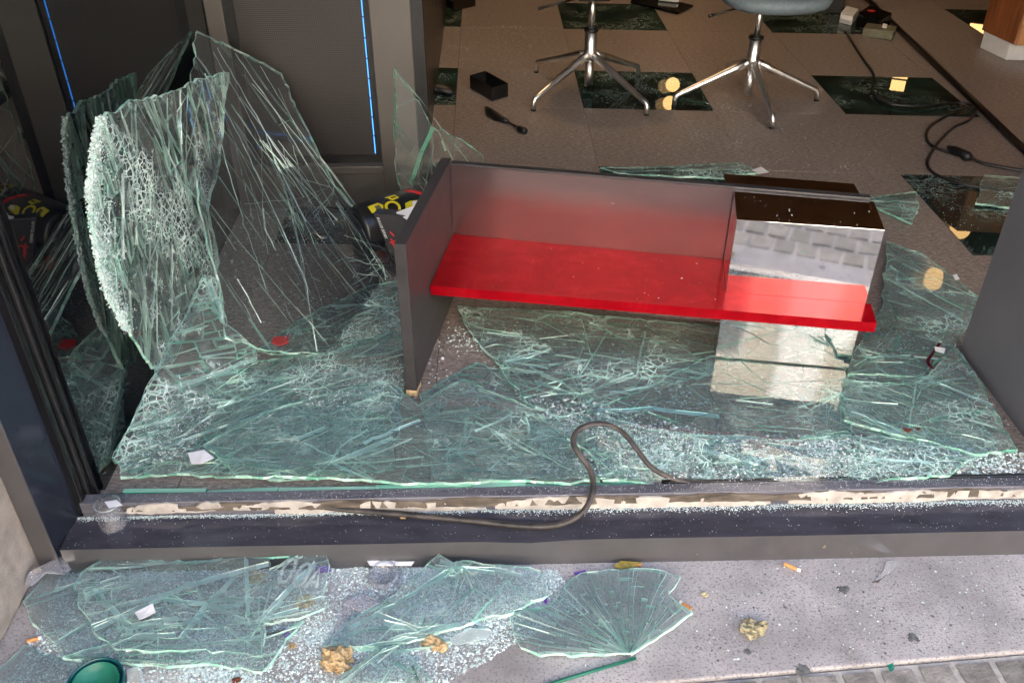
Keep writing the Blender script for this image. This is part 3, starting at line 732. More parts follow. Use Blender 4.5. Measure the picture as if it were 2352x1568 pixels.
text_mesh('HYDRO', .030, (-tng, ax, nrm), bagpt(.196, 1.62, rb+.0012), M['white'], bag)

# dark box with red brush marks, leaning against the bench
o1, o2, o3 = PZ(905, 600, .02), PZ(868, 492, .165)*1.0, PZ(1000, 590, .02)
db = thing('printed_box', 'dark navy box with red brush marks beside the bench end', 'box', PZ(905, 605))
e1 = np.array([.16, -.03, 0.]); e1 /= np.linalg.norm(e1)
fl = PZ(904, 606, .001); fu = np.array([-.055, .03, .165])
nb = np.cross(e1, fu); nb /= np.linalg.norm(nb)
if nb[1] > 0: nb = -nb
MB().prism([fl, fl+e1*.15, fl+e1*.15+fu, fl+fu], -nb*.05).build('body', M['navy'], db, bevel=.003)
def on_face(a, b, off=.0015): return fl + e1*a + fu*b + nb*off
def face_stroke(name, pts, wd, mat, parent):
    V, Fs = [], []; P = [on_face(p[0]*.52+.004, p[1]) for p in pts]
    for i, p in enumerate(P):
        t_ = P[min(i+1, len(P)-1)]-P[max(i-1,0)]; t_ /= np.linalg.norm(t_)+1e-9; s_ = np.cross(t_, nb)*wd/2*(1 if 0 < i < len(P)-1 else .5)
        V += [p+s_, p-s_]
    for i in range(len(P)-1): Fs.append((2*i, 2*i+1, 2*i+3, 2*i+2))
    return link_mesh(name, V, Fs, mat, parent)
face_stroke('brush_mark', [(.055,.66),(.072,.58)], .010, M['redprint'], db)
face_stroke('brush_mark', [(.025,.43),(.05,.46),(.078,.47)], .009, M['redprint'], db)
face_stroke('brush_mark', [(.045,.52),(.047,.38),(.042,.22)], .009, M['redprint'], db)
face_stroke('brush_mark', [(.068,.50),(.092,.44),(.094,.32),(.078,.26),(.066,.30)], .008, M['redprint'], db)
face_stroke('brush_mark', [(.052,.30),(.066,.24)], .008, M['redprint'], db)
face_stroke('brush_mark', [(.05,.12),(.062,.10)], .009, M['redprint'], db)
face_stroke('brush_mark', [(.08,.06),(.10,.05),(.12,.07)], .009, M['redprint'], db)
fx = fu/np.linalg.norm(fu)
text_mesh('BULLDI SERIES', .0115, (-fx, e1, nb), on_face(.008, .93), M['white'], db)
# white paper wedge on it
q0, q1, q2 = PZ(910, 490, .165), PZ(985, 463, .20), PZ(960, 520, .15)
t = MB().prism([q0, q2, q2+(q1-q0)*.9, q1], (0,.002,.003)).build('white_paper', M['white'], None)
tag(t, 'white folded paper sheet tucked behind the bench end', 'paper')

# ================================================================== BROKEN GLASS
def poly_area(p):
    p = np.asarray(p); x, y = p[:,0], p[:,1]
    return .5*float(np.sum(x*np.roll(y,-1)-y*np.roll(x,-1)))
def centroid(p): return np.mean(np.asarray(p), axis=0)
def halfplane(poly, p, n):
    """keep the side where (q-p).n >= 0"""
    out = []; m = len(poly)
    for i in range(m):
        a, b = poly[i], poly[(i+1) % m]
        da, db_ = (a[0]-p[0])*n[0]+(a[1]-p[1])*n[1], (b[0]-p[0])*n[0]+(b[1]-p[1])*n[1]
        if da >= 0: out.append(a)
        if (da > 0 and db_ < 0) or (da < 0 and db_ > 0):
            t = da/(da-db_); out.append((a[0]+(b[0]-a[0])*t, a[1]+(b[1]-a[1])*t))
    return out
def clip_outline(outline, cell):
    out = list(outline); m = len(cell); s = 1 if poly_area(cell) > 0 else -1
    for i in range(m):
        a, b = cell[i], cell[(i+1) % m]
        out = halfplane(out, a, (-(b[1]-a[1])*s, (b[0]-a[0])*s))
        if len(out) < 3: return []
    return out
def clean(p, eps=6e-4):
    out = []
    for q in p:
        if not out or math.hypot(q[0]-out[-1][0], q[1]-out[-1][1]) > eps: out.append(q)
    while len(out) > 2 and math.hypot(out[0][0]-out[-1][0], out[0][1]-out[-1][1]) <= eps: out.pop()
    return out
def rec_cells(start, size, ang, asp, rng, jit=.22, cap=4000):
    stack, out = [start], []
    while stack:
        p = stack.pop()
        if len(p) < 3: continue
        A = abs(poly_area(p)); c = centroid(p)
        s = size(c)
        if A < s*s*rng.uniform(.5, 2.2) or len(out)+len(stack) > cap:
            out.append(p); continue
        a = ang(c); d = np.array([math.cos(a), math.sin(a)]); e = np.array([-d[1], d[0]])
        P = np.asarray(p)-c
        L, W = np.ptp(P @ d), np.ptp(P @ e)
        th = a if L < asp(c)*W else a+math.pi/2
        th += rng.normal(0, jit)
        q = c+np.array([rng.uniform(-.22, .22)*L*d[k]+rng.uniform(-.22, .22)*W*e[k] for k in (0,1)])
        n = (-math.sin(th), math.cos(th))
        stack.append(halfplane(p, q, n)); stack.append(halfplane(p, q, (-n[0], -n[1])))
    return out
def fan_cells(c, r_list, a0, a1, n, rng, skip=.35):
    an = np.sort(np.linspace(a0, a1, n)+rng.normal(0, abs(a1-a0)/n*.28, n)); out = []
    for i in range(n-1):
        rs = [r_list[0]]
        for r in r_list[1:-1]:
            if rng.random() > skip: rs.append(r*rng.uniform(.88, 1.12))
        rs.append(r_list[-1])
        for j in range(len(rs)-1):
            q = [(c[0]+math.cos(a)*r, c[1]+math.sin(a)*r) for a, r in ((an[i],rs[j]),(an[i],rs[j+1]),(an[i+1],rs[j+1]),(an[i+1],rs[j]))]
            if rs[j] < 1e-6: q = q[:3]
            out.append(q)
    return out
def jag(outline, rng, amp, step):
    out = []; m = len(outline)
    for i in range(m):
        a, b = np.array(outline[i]), np.array(outline[(i+1) % m]); L = np.linalg.norm(b-a); k = max(1, int(L/step))
        n = np.array([-(b-a)[1], (b-a)[0]])/(L+1e-9)
        for j in range(k):
            q = a+(b-a)*((j+(rng.uniform(-.3,.3) if j else 0))/k)
            out.append(tuple(q+n*rng.normal(0, amp)*(1 if j else .4)))
    return out

class Sheet:
    """one pane or piece of a pane: a local plane, its outline, and the shards it is cracked into"""
    def __init__(s, o, n, xdir=(1,0,0), bumps=0.0, freq=5.0, seed=0, curl=None):
        s.o = np.array(o, float); s.n = np.array(n, float)/np.linalg.norm(n)
        x = np.array(xdir, float); x -= s.n*np.dot(x, s.n); s.x = x/np.linalg.norm(x); s.y = np.cross(s.n, s.x)
        s.b, s.fq, s.rng = bumps, freq, np.random.default_rng(seed); s.ph = s.rng.uniform(0, 6.28, 6); s.curl = curl
    def loc(s, px, py):
        q = PP(px, py, s.o, s.n)-s.o; return (float(np.dot(q, s.x)), float(np.dot(q, s.y)))
    def h(s, x, y):
        p, f = s.ph, s.fq
        v = s.b*(math.sin(f*x+p[0]+.7*math.sin(f*.6*y+p[1]))*math.sin(f*.8*y+p[2])+.5*math.sin(f*2.1*x+1.3*f*y+p[3]))
        if s.curl: v += s.curl(x, y)
        return v
    def warp(s, x, y):
        p = s.ph
        return (x+.004*math.sin(17*y+p[4])+.002*math.sin(41*y+p[0]), y+.004*math.sin(15*x+p[5])+.002*math.sin(37*x+p[1]))
    def p3(s, x, y, dz=0.0):
        return s.o+s.x*x+s.y*y+s.n*(s.h(x, y)+dz)
    def shard(s, poly, th, tilt, wallj, dense):
        rng = s.rng; P = []
        m = len(poly)
        for i in range(m):
            a, b = poly[i], poly[(i+1) % m]; L = math.hypot(b[0]-a[0], b[1]-a[1]); k = max(1, min(6, int(L/.05)))
            for j in range(k): P.append((a[0]+(b[0]-a[0])*j/k, a[1]+(b[1]-a[1])*j/k))
        th = th*rng.choice([.3,.35,.4,.55,.75,1.1]); wallj = min(wallj, th*.35)
        c = centroid(P); ta, tb = rng.normal(0, tilt, 2); base = rng.normal(0, .0006)
        m = len(P); top, bot = [], []
        for q in P:
            w = s.warp(*q); L = math.hypot(q[0]-c[0], q[1]-c[1])+1e-6
            k = 1-min(.3, .0005/L); wx, wy = c[0]+(w[0]-c[0])*k, c[1]+(w[1]-c[1])*k
            dz = ta*(q[0]-c[0])+tb*(q[1]-c[1])+base
            top.append(s.p3(wx, wy, dz)); j1, j2 = rng.normal(0, wallj, 2)
            bot.append(s.p3(wx, wy, dz-th)+s.x*j1+s.y*j2)
        V = top+bot
        Fs = [tuple(range(m))]
        Fs += [(i, m+i, m+(i+1) % m, (i+1) % m) for i in range(m)]
        mi = [0]+[1]*m
        rd = [0]; gr = [0]; r0 = rng.random()
        for i in range(m):
            rd.append(min(1, max(0, (.3*r0+.7*rng.random())**1.5*dense*1.45))); gr.append(min(1, rng.random()**2.2*1.1))
        return V, Fs, mi, rd, gr
    def make(s, name, label, cat, outline, cells, th=.008, tilt=.012, wallj=.0016, jagamp=.0025, dense=1.0, mats=None, group=None, limit=300, min_area=1.6e-5, parent=None, base=None, edge=.007):
        mats = mats or (M['glass'], M['fract']); s.flip = False
        if poly_area(outline) < 0: outline = outline[::-1]
        ol = jag(outline, s.rng, jagamp, .02); s.ol = ol
        pcs = []
        for c in cells:
            q = clean(clip_outline(ol, c))
            if len(q) >= 3:
                A = poly_area(q)
                if abs(A) > min_area: pcs.append((abs(A), q if A > 0 else q[::-1]))
        pcs.sort(key=lambda t_: -t_[0])
        t = thing(name, label, cat, base if base is not None else s.o, group)
        VV, FF, MI, RD, GR = [], [], [], [], []
        for k, (A, q) in enumerate(pcs):
            d = dense(centroid(q)) if callable(dense) else dense
            V, Fs, mi, rd, gr = s.shard(q, th, tilt, wallj, d)
            if k < limit and A > 2e-4:
                link_mesh('shard', V, Fs, mats, t, mi=mi, attrs={'rnd': rd, 'grn': gr})
            else:
                b = len(VV); VV += V; FF += [tuple(b+i for i in f) for f in Fs]; MI += mi; RD += rd; GR += gr
        V, Fs, RE, GE = [], [], [], []; ne = len(ol)
        for i, q in enumerate(ol):
            w = s.warp(*q); j1, j2 = s.rng.normal(0, .0012, 2); a_ = s.p3(w[0], w[1], .0008)
            V += [a_, s.p3(w[0], w[1], -edge)+s.x*j1+s.y*j2]
        for i in range(ne):
            j = (i+1) % ne; Fs.append((2*i, 2*i+1, 2*j+1, 2*j)); RE.append(s.rng.uniform(.5, 1.0)); GE.append(s.rng.uniform(.0, .75))
        link_mesh('broken_edge', V, Fs, mats[1], t, attrs={'rnd': RE, 'grn': GE})
        if VV: tag(link_mesh('small_shards', VV, FF, mats, t, mi=MI, attrs={'rnd': RD, 'grn': GR}), kind='stuff')
        return t, pcs
    def cracks(s, t, lines, th=.007, mat=None, rnd=(.4, 1.0), grn=(0, .3), tilt=.004, seg=.025, wob=.0012, name='crack_lines'):
        """fracture walls that run through the thickness along given lines (photo spots)"""
        rng = s.rng; V, Fs, RD, GR = [], [], [], []
        for ln in lines:
            P = [np.array(s.loc(*p)) for p in ln]
            pts = []
            for a, b in zip(P[:-1], P[1:]):
                k = max(1, int(np.linalg.norm(b-a)/seg))
                for j in range(k): pts.append(a+(b-a)*j/k)
            pts.append(P[-1])
            side = rng.normal(0, tilt, 2); r0 = rng.uniform(*rnd); g0 = rng.uniform(*grn); b0 = len(V)
            for q in pts:
                q = q+rng.normal(0, wob, 2); a = s.p3(q[0], q[1], .0004)
                V += [a, s.p3(q[0], q[1], -th)+s.x*side[0]+s.y*side[1]]
            for j in range(len(pts)-1):
                if not (in_poly(*pts[j], s.ol) and in_poly(*pts[j+1], s.ol)): continue
                Fs.append((b0+2*j, b0+2*j+1, b0+2*j+3, b0+2*j+2)); RD.append(min(1, max(0, r0*rng.uniform(.7, 1.2)))); GR.append(g0)
        if V: tag(link_mesh(name, V, Fs, mat or M['fract'], t, attrs={'rnd': RD, 'grn': GR}), kind='stuff')

# ---- crumbs: small irregular grains of glass
CR = np.random.default_rng(77)
BASE_V = np.array([(1,0,0),(-1,0,0),(0,1,0),(0,-1,0),(0,0,1),(0,0,-1)], float)
BASE_F = [(0,2,4),(2,1,4),(1,3,4),(3,0,4),(2,0,5),(1,2,5),(3,1,5),(0,3,5)]
def grains(name, P, sizes, mat, parent=None, label=None, flat=.6, gmax=.5):
    P = np.asarray(P); n = len(P)
    V = BASE_V[None]*CR.uniform(.45, 1.25, (n,6,1))*np.asarray(sizes)[:,None,None]
    V = V+CR.normal(0, .22, (n,6,3))*np.asarray(sizes)[:,None,None]
    V[:,:,2] *= flat
    a = CR.uniform(0, 6.28, n); c, s_ = np.cos(a), np.sin(a)
    X = V[:,:,0]*c[:,None]-V[:,:,1]*s_[:,None]; Yv = V[:,:,0]*s_[:,None]+V[:,:,1]*c[:,None]
    V[:,:,0], V[:,:,1] = X, Yv
    V[:,:,2] -= V[:,:,2].min(axis=1)[:,None]
    V = (V+P[:,None,:]).reshape(-1,3)
    Fs = (np.array(BASE_F)[None]+6*np.arange(n)[:,None,None]).reshape(-1,3).tolist()
    o = link_mesh(name, V, Fs, mat, parent, attrs={'rnd': CR.random(n*8), 'grn': np.repeat(CR.random(n)**2*gmax, 8)})
    if parent is None: tag(o, label, 'glass crumbs', kind='stuff')
    else: tag(o, kind='stuff')
    return o
def in_poly(x, y, poly):
    r = False; j = len(poly)-1
    for i in range(len(poly)):
        if (poly[i][1] > y) != (poly[j][1] > y) and x < (poly[j][0]-poly[i][0])*(y-poly[i][1])/(poly[j][1]-poly[i][1])+poly[i][0]: r = not r
        j = i
    return r
def scatter(poly_px, n, z, smin, smax, clump=0., power=3.0):
    W = [PZ(x, y, z)[:2] for x, y in poly_px]
    xs_, ys_ = [p[0] for p in W], [p[1] for p in W]; P = []
    ctr = CR.uniform((min(xs_), min(ys_)), (max(xs_), max(ys_)), (24, 2))
    while len(P) < n:
        if clump and CR.random() < clump:
            x, y = ctr[CR.integers(24)]+CR.normal(0, .035, 2)
        else: x, y = CR.uniform(min(xs_), max(xs_)), CR.uniform(min(ys_), max(ys_))
        if in_poly(x, y, W): P.append((x, y, z))
    return np.array(P), smin+(smax-smin)*CR.random(n)**power

BIG = 3.0
def radial(cx, cy, n, r0, r1, seed=1, sq=.6, arcs=3):
    rg = np.random.default_rng(seed); out = []; an = np.sort(rg.uniform(0, 2*math.pi, n)); L_ = [rg.uniform(r0, r1) for _ in an]
    for a, L in zip(an, L_):
        b = a+rg.normal(0, .12); out.append([(cx, cy), (cx+math.cos(a)*L*.45, cy+math.sin(a)*L*.45*sq), (cx+math.cos(b)*L, cy+math.sin(b)*L*sq)])
    for k in range(arcs):
        rr = r0*(.3+.35*k)
        for i in range(n-1):
            if rg.random() < .6: out.append([(cx+math.cos(an[j])*rr*f, cy+math.sin(an[j])*rr*f*sq) for j, f in ((i, rg.uniform(.85,1.15)), (i+1, rg.uniform(.85,1.15)))])
    return out
def streaks(cx, cy, w, h, slope, n, l0, l1, seed=1):
    rg = np.random.default_rng(seed); out = []
    for _ in range(n):
        x, y, L = cx+rg.uniform(-w, w), cy+rg.uniform(-h, h), rg.uniform(l0, l1); k = slope+rg.normal(0, .03)
        out.append([(x-L/2, y-L/2*k), (x, y+rg.normal(0, 1)), (x+L/2, y+L/2*k)])
    return out
def square(c=(0,0), r=BIG): return [(c[0]-r,c[1]-r),(c[0]+r,c[1]-r),(c[0]+r,c[1]+r),(c[0]-r,c[1]+r)]
def bbox(ol, pad=.02):
    a = np.asarray(ol); lo, hi = a.min(0)-pad, a.max(0)+pad; return [(lo[0],lo[1]),(hi[0],lo[1]),(hi[0],hi[1]),(lo[0],hi[1])]
def dens(spots, base):
    """shard size that shrinks near given local spots: (x, y, radius, size)"""
    def f(c):
        v = base
        for x, y, r, sz in spots:
            d = math.hypot(c[0]-x, c[1]-y)/r; v = min(v, sz+(base-sz)*min(1, d)**1.3)
        return v
    return f

# ---------------------------------------------------------------- floor panes
def floor_sheet(z, seed, bumps=.005, freq=6.): return Sheet((0,1.9,z), (0,0,1), (1,0,0), bumps, freq, seed)
def floor_piece(name, label, px, z, seed, base, spots=(), ang=None, asp=2.2, bumps=.005, th=.006, tilt=.010, dense=1.0, mats=None, jit=.25, lines=(), deep=(), limit=300, freq=6.):
    s = floor_sheet(z, seed, bumps, freq)
    ol = [s.loc(*p) for p in px]
    sp = [(*s.loc(a,b), r, sz) for a,b,r,sz in spots]
    if ang is None: a0 = s.rng.uniform(0, 3.14); angf = lambda c: a0+1.2*math.sin(3*c[0]+seed)
    elif callable(ang): angf = ang
    else: angf = lambda c: ang
    cells = rec_cells(bbox(ol), dens(sp, base), angf, asp if callable(asp) else (lambda c: asp), s.rng, jit)
    t, pcs = s.make(name, label, 'glass sheet', ol, cells, th, tilt, dense=dense, mats=mats or (M['glass_floor'], M['fract']), limit=limit, base=(*(np.mean([PZ(*p)[:2] for p in px], axis=0)), 0))
    if lines: s.cracks(t, lines, th=.0038, rnd=(.75,1.0), grn=(0,.4), tilt=.003)
    if deep: s.cracks(t, deep, th=.006, rnd=(.8,1.0), grn=(.7,1.0), name='green_edges')
    return s, t
floor_piece('glass_sheet', 'crazed glass sheet flat inside the lower left corner of the window', [(276,1092),(268,1062),(330,965),(420,885),(560,828),(760,812),(900,760),(935,790),(930,905),(890,960),(905,1080),(700,1092)], .020, 11, 0.060, [(350,1010,.12,.016),(470,880,.15,.016),(330,1070,.1,.014),(700,860,.10,.020),(520,1060,.08,.018)], ang=.5, asp=1.6, bumps=.006, jit=.45, dense=.95, deep=[[(520,1055),(620,1068),(760,1080),(905,1085)],[(590,802),(740,817),(900,772)]],
            lines=radial(470,880,18,60,190,21)+radial(520,1052,16,50,220,22)+radial(700,862,14,40,170,23)+streaks(650,950,220,60,-.38,12,60,260,3)+[[(300,1045),(420,1000),(580,880)],[(350,1040),(560,940),(850,860)],[(430,1010),(640,930),(900,880)]])
floor_piece('glass_sheet', 'long low glass sheet along the sill with the red shelf mirrored in it', [(540,1090),(470,1020),(620,940),(890,870),(960,925),(1060,870),(1210,935),(1300,975),(1330,1030),(1375,1102),(1000,1108)], .030, 12, 0.095, [(860,900,.07,.02),(1300,1000,.1,.02),(530,1050,.1,.02)], ang=-.15, asp=2.0, bumps=.0006, tilt=.002, mats=(M['glass_flat'], M['fract']), jit=.45, dense=.85, deep=[[(1060,870),(1130,893),(1240,930)],[(1210,935),(1290,960),(1330,1030)]],
            lines=radial(870,905,16,50,180,24)+radial(1200,930,14,40,200,25)+radial(760,1060,12,60,220,35)+streaks(900,1010,330,70,.55,6,60,240,4)+streaks(760,1000,200,50,-.4,6,60,200,5))
floor_piece('glass_sheet', 'crazed glass sheet under and before the bench middle', [(1048,700),(1300,716),(1640,750),(1640,860),(1500,880),(1345,945),(1290,958),(1215,930),(1150,850),(1085,765)], .013, 13, 0.071, [(1330,905,.12,.018),(1160,830,.10,.02),(1620,850,.1,.02)], ang=-.28, asp=2.2, bumps=.004, tilt=.008, jit=.45, dense=.9, deep=[[(1085,765),(1140,840),(1200,905),(1290,955)],[(1640,860),(1500,882),(1345,945)]],
            lines=radial(1332,903,20,60,200,26)+radial(1160,832,14,40,130,27)+radial(1620,850,14,40,150,28)+streaks(1290,800,150,70,.13,13,40,160,6)+streaks(1450,860,150,30,-.15,4,60,200,7)+[[(1200,900),(1330,860),(1390,770)],[(1330,905),(1460,860),(1480,760)],[(1640,850),(1560,790),(1480,745)]])
floor_piece('glass_sheet', 'glass sheet between the bench end and left standing panes', [(590,800),(640,760),(760,700),(860,650),(935,640),(935,800),(860,815),(740,825)], .012, 14, 0.060, [(700,700,.1,.016),(880,720,.12,.018)], ang=.4, bumps=.005, jit=.45, dense=.9, lines=radial(870,700,16,40,140,29)+radial(690,745,12,30,110,36))
floor_piece('glass_sheet', 'glass sheet below the steel block with its bright reflection', [(1345,940),(1500,885),(1636,818),(1945,834),(1960,1000),(1790,1012),(1600,998),(1480,985)], .017, 15, 0.095, [(1400,960,.10,.018),(1930,900,.10,.018),(1620,990,.06,.02)], ang=-.35, asp=1.7, bumps=.0004, tilt=.0015, mats=(M['glass_flat'], M['fract']), jit=.45, dense=.8, deep=[[(1650,850),(1740,890),(1832,932)],[(1600,999),(1790,1013),(1945,988)],[(1345,940),(1500,934),(1650,952)]],
            lines=radial(1930,905,14,40,150,30)+radial(1400,962,14,40,140,31)+streaks(1800,945,130,45,.08,4,60,200,8)+[[(1932,870),(1918,930),(1940,985)],[(1900,868),(1900,980)]])
floor_piece('glass_sheet', 'clear cracked sheet right of the steel block reaching the bare floor', [(1985,770),(2030,690),(2035,555),(2120,585),(2262,690),(2225,745),(2190,800),(2120,860),(1950,862),(1970,800)], .016, 16, 0.095, [(1990,820,.1,.022),(2030,580,.06,.02)], ang=-.6, asp=1.6, bumps=.0004, tilt=.0015, jit=.45, dense=.8, deep=[[(1985,775),(2010,700),(2065,770),(2050,800)]],
            lines=radial(1995,820,12,40,160,32,.6,1)+streaks(2080,780,90,60,.12,6,40,120,9)+[[(2035,560),(2150,640),(2262,690)],[(2030,600),(2120,660),(2215,710)],[(2040,640),(2230,745)]])
floor_piece('glass_sheet', 'large three cornered sheet against the slate panel at the right', [(2192,795),(2262,890),(2335,1036),(2240,1042),(2130,1010),(1945,962),(1935,872),(2060,880),(2130,862)], .024, 17, 0.095, [(2070,990,.12,.02),(2110,880,.06,.02),(1940,960,.1,.02)], ang=-.5, asp=2.1, bumps=.003, jit=.45, dense=.85, deep=[[(2192,797),(2262,892),(2333,1034)],[(2333,1036),(2240,1038)],[(2075,905),(2130,960),(2330,930)]],
            lines=radial(2070,990,16,60,220,33)+radial(2110,880,12,40,150,34)+streaks(2080,930,130,60,.38,9,60,240,10)+[[(2110,850),(2095,960),(2085,1010)],[(1945,960),(2060,1000),(2200,1075)]])
floor_piece('glass_sheet', 'crumpled frosty sheet behind the rubber loop', [(1330,960),(1360,940),(1470,980),(1620,1005),(1640,1108),(1390,1108),(1365,1060),(1300,1010)], .024, 18, 0.050, [(1420,1010,.16,.014),(1480,1080,.12,.014)], asp=1.3, bumps=.010, tilt=.03, jit=.45, dense=1.2, freq=11, lines=radial(1420,1010,18,40,130,37)+radial(1500,1070,14,40,120,38)+streaks(1450,1040,120,60,.3,7,30,120,11)+streaks(1450,1040,120,60,-.5,7,30,120,12))
floor_piece('glass_sheet', 'broken sheet along the sill right of the rubber loop', [(1600,1000),(1800,1008),(1950,1000),(2120,1015),(2240,1046),(2180,1098),(1900,1106),(1620,1110)], .020, 19, 0.065, [(1700,1060,.15,.016),(1980,1050,.15,.016)], ang=-.2, asp=1.7, bumps=.007, tilt=.02, jit=.45, dense=1.05, freq=9, lines=radial(1720,1060,16,40,170,39)+radial(1990,1050,16,40,170,40)+streaks(1850,1050,280,50,.25,12,40,180,13)+streaks(1850,1050,280,50,-.6,6,30,100,14), deep=[[(1620,1012),(1800,1020),(2000,1040)]])
floor_piece('glass_shard', 'small curved shard on the bare floor right of the steel block', [(1985,455),(2040,447),(2100,440),(2108,470),(2098,515),(2040,492),(2005,470)], .010, 20, .06, [(2090,480,.06,.02)], ang=0, asp=2, dense=.9)
floor_piece('glass_shard', 'long shard lying on marble behind the bench', [(1376,382),(1560,383),(1690,376),(1742,396),(1660,412),(1420,395)], .010, 21, .16, [], ang=.2, dense=.8)
floor_piece('glass_shard', 'square shard on the dark tile at the right edge', [(2262,402),(2352,408),(2352,480),(2240,470)], .010, 22, .2, [], dense=.6)
# second, lower layer that thickens the middle
floor_piece('glass_sheet', 'under layer of crushed glass before the bench', [(960,905),(1100,830),(1160,850),(1230,935),(1340,960),(1500,1000),(1560,1095),(1250,1100),(1000,1095)], .010, 23, 0.054, [(1250,980,.2,.014)], asp=1.4, bumps=.004, tilt=.03, jit=.45, dense=1.1, lines=radial(1250,990,20,50,200,41)+radial(1050,1040,14,40,150,42))
floor_piece('glass_sheet', 'under layer of cracked glass in the lower left', [(420,1080),(500,930),(700,860),(900,830),(920,1000),(800,1085)], .009, 24, 0.054, [(620,960,.25,.017)], ang=.55, asp=2.4, bumps=.003, jit=.45, dense=.9)
floor_piece('glass_sheet', 'under layer of cracked glass in the lower right', [(1900,880),(2100,820),(2250,960),(2300,1060),(2000,1085),(1850,1040)], .010, 25, 0.060, [(2050,960,.25,.018)], ang=-.5, asp=2.1, bumps=.003, jit=.45, dense=.9)

# what is left of the pane in its channel
st = thing('glass_stub', 'green edged stub of the pane still in the sill channel', 'glass sheet', (-.4, 1.49, 0))
RG = np.random.default_rng(50); xk = -.83
while xk < .36:
    w_ = RG.uniform(.05, .22); x1 = min(.36, xk+w_); h0, h1 = RG.uniform(.012, .026), RG.uniform(.012, .026)
    if xk > -.02: h0, h1 = h0*.8, h1*.8
    V = [(xk,1.480,.003),(x1-.001,1.480,.003),(x1-.001,1.480,h1),(xk,1.480,h0),(xk,1.492,.003),(x1-.001,1.492,.003),(x1-.001,1.492,h1),(xk,1.492,h0)]
    Fs = [(0,1,2,3),(5,4,7,6),(3,2,6,7),(0,3,7,4),(1,5,6,2)]
    link_mesh('shard', V, Fs, (M['fract'], M['glass']), st, attrs={'rnd': [.75]*5, 'grn': [RG.uniform(.7,1)]*2+[RG.uniform(.4,.9)]+[.8]*2})
    xk = x1
# ---------------------------------------------------------------- standing panes at the left
def plane3(a, b, c):
    a, b, c = [np.array(v, float) for v in (a, b, c)]; n = np.cross(b-a, c-a); n /= np.linalg.norm(n)
    if np.dot(n, C0-a) < 0: n = -n
    return a, n
# the tall pane leaning from the side glass down to the bench
o, n = plane3((-.872, 2.78, .655), PZ(925, 592, .004), PZ(735, 815, .02))
sB = Sheet(o, n, (1,0,0), .004, 4.0, 31)
olB = [sB.loc(*p) for p in [(455,75),(560,122),(650,165),(690,260),(770,430),(840,500),(924,590),(905,660),(800,760),(740,818),(610,806),(520,770),(500,640),(478,560),(452,430),(446,330),(440,240),(436,170)]]
dl = np.array(sB.loc(745,815))-np.array(sB.loc(440,340)); aB = math.atan2(dl[1], dl[0])
spB = [(*sB.loc(880,620),.10,.03),(*sB.loc(520,640),.08,.04)]
cB_ = rec_cells(bbox(olB), dens(spB, .26), lambda c: aB+.1*math.sin(4*c[0]), lambda c: 7.0, sB.rng, .05)
tB, _ = sB.make('leaning_glass_sheet', 'tall leaning laminated pane with long diagonal streaks before the screen', 'glass sheet', olB, cB_, th=.006, tilt=.006, dense=.45, mats=(M['glass'], M['fract_soft']))
LB = [[(440,340),(600,590),(745,815)],[(470,170),(560,330),(700,640),(728,808)],[(500,110),(610,300),(720,470)],[(455,240),(560,370),(640,500)],[(580,190),(700,330),(800,470)],[(600,150),(690,300),(830,500)],
      [(760,430),(830,520),(905,600)],[(770,440),(840,520),(925,640)],[(775,460),(840,560),(890,640)],[(780,480),(830,570),(880,650)],[(640,200),(700,330),(790,480)],[(690,500),(760,600),(830,700)],[(720,480),(790,600),(860,690)],
      [(560,470),(690,455),(780,420)],[(570,500),(700,470),(820,490)],[(740,440),(700,470),(690,560)],[(420,340),(520,560),(640,760)],[(520,640),(560,700),(590,760)],[(545,640),(600,740)],[(640,640),(660,720),(725,810)],[(800,600),(900,595),(920,600)],[(790,540),(850,560),(915,585)],
      [(490,120),(560,240),(640,400),(700,560)],[(540,120),(640,260),(760,470)],[(700,560),(790,690)],[(740,580),(830,690)]]
rgB = np.random.default_rng(3)
for k in range(26):
    x0, y0 = rgB.uniform(445, 640), 0; y0 = 100+(x0-445)*.42+rgB.uniform(10, 160); u_ = rgB.random()
    x1, y1 = 600+310*u_**.8, 812-200*u_**1.3+rgB.normal(0, 12); f_ = rgB.uniform(.5, 1.0); g_ = rgB.uniform(0, .4)
    a_, b_ = (x0+(x1-x0)*g_, y0+(y1-y0)*g_), (x0+(x1-x0)*f_, y0+(y1-y0)*f_)
    LB.append([a_, ((a_[0]+b_[0])/2+rgB.normal(0, 5), (a_[1]+b_[1])/2), b_])
for k in range(8):
    x0, y0 = rgB.uniform(620, 880), rgB.uniform(470, 700); LB.append([(x0, y0), (x0+rgB.uniform(20, 70), y0+rgB.normal(0, 18))])
LB += radial(880,610,16,30,110,5,1.0)+radial(775,432,10,30,90,6,1.0,1)
LB = [ln for ln in LB if all(455 < p[0] < 925 and p[1] < 815 and p[1] > 70+(p[0]-455)*.47+max(0, p[0]-650)*.75 for p in ln)]
sB.cracks(tB, LB, th=.0019, mat=M['fract_soft'], rnd=(.3,1.0), grn=(0,.35), tilt=.0012)
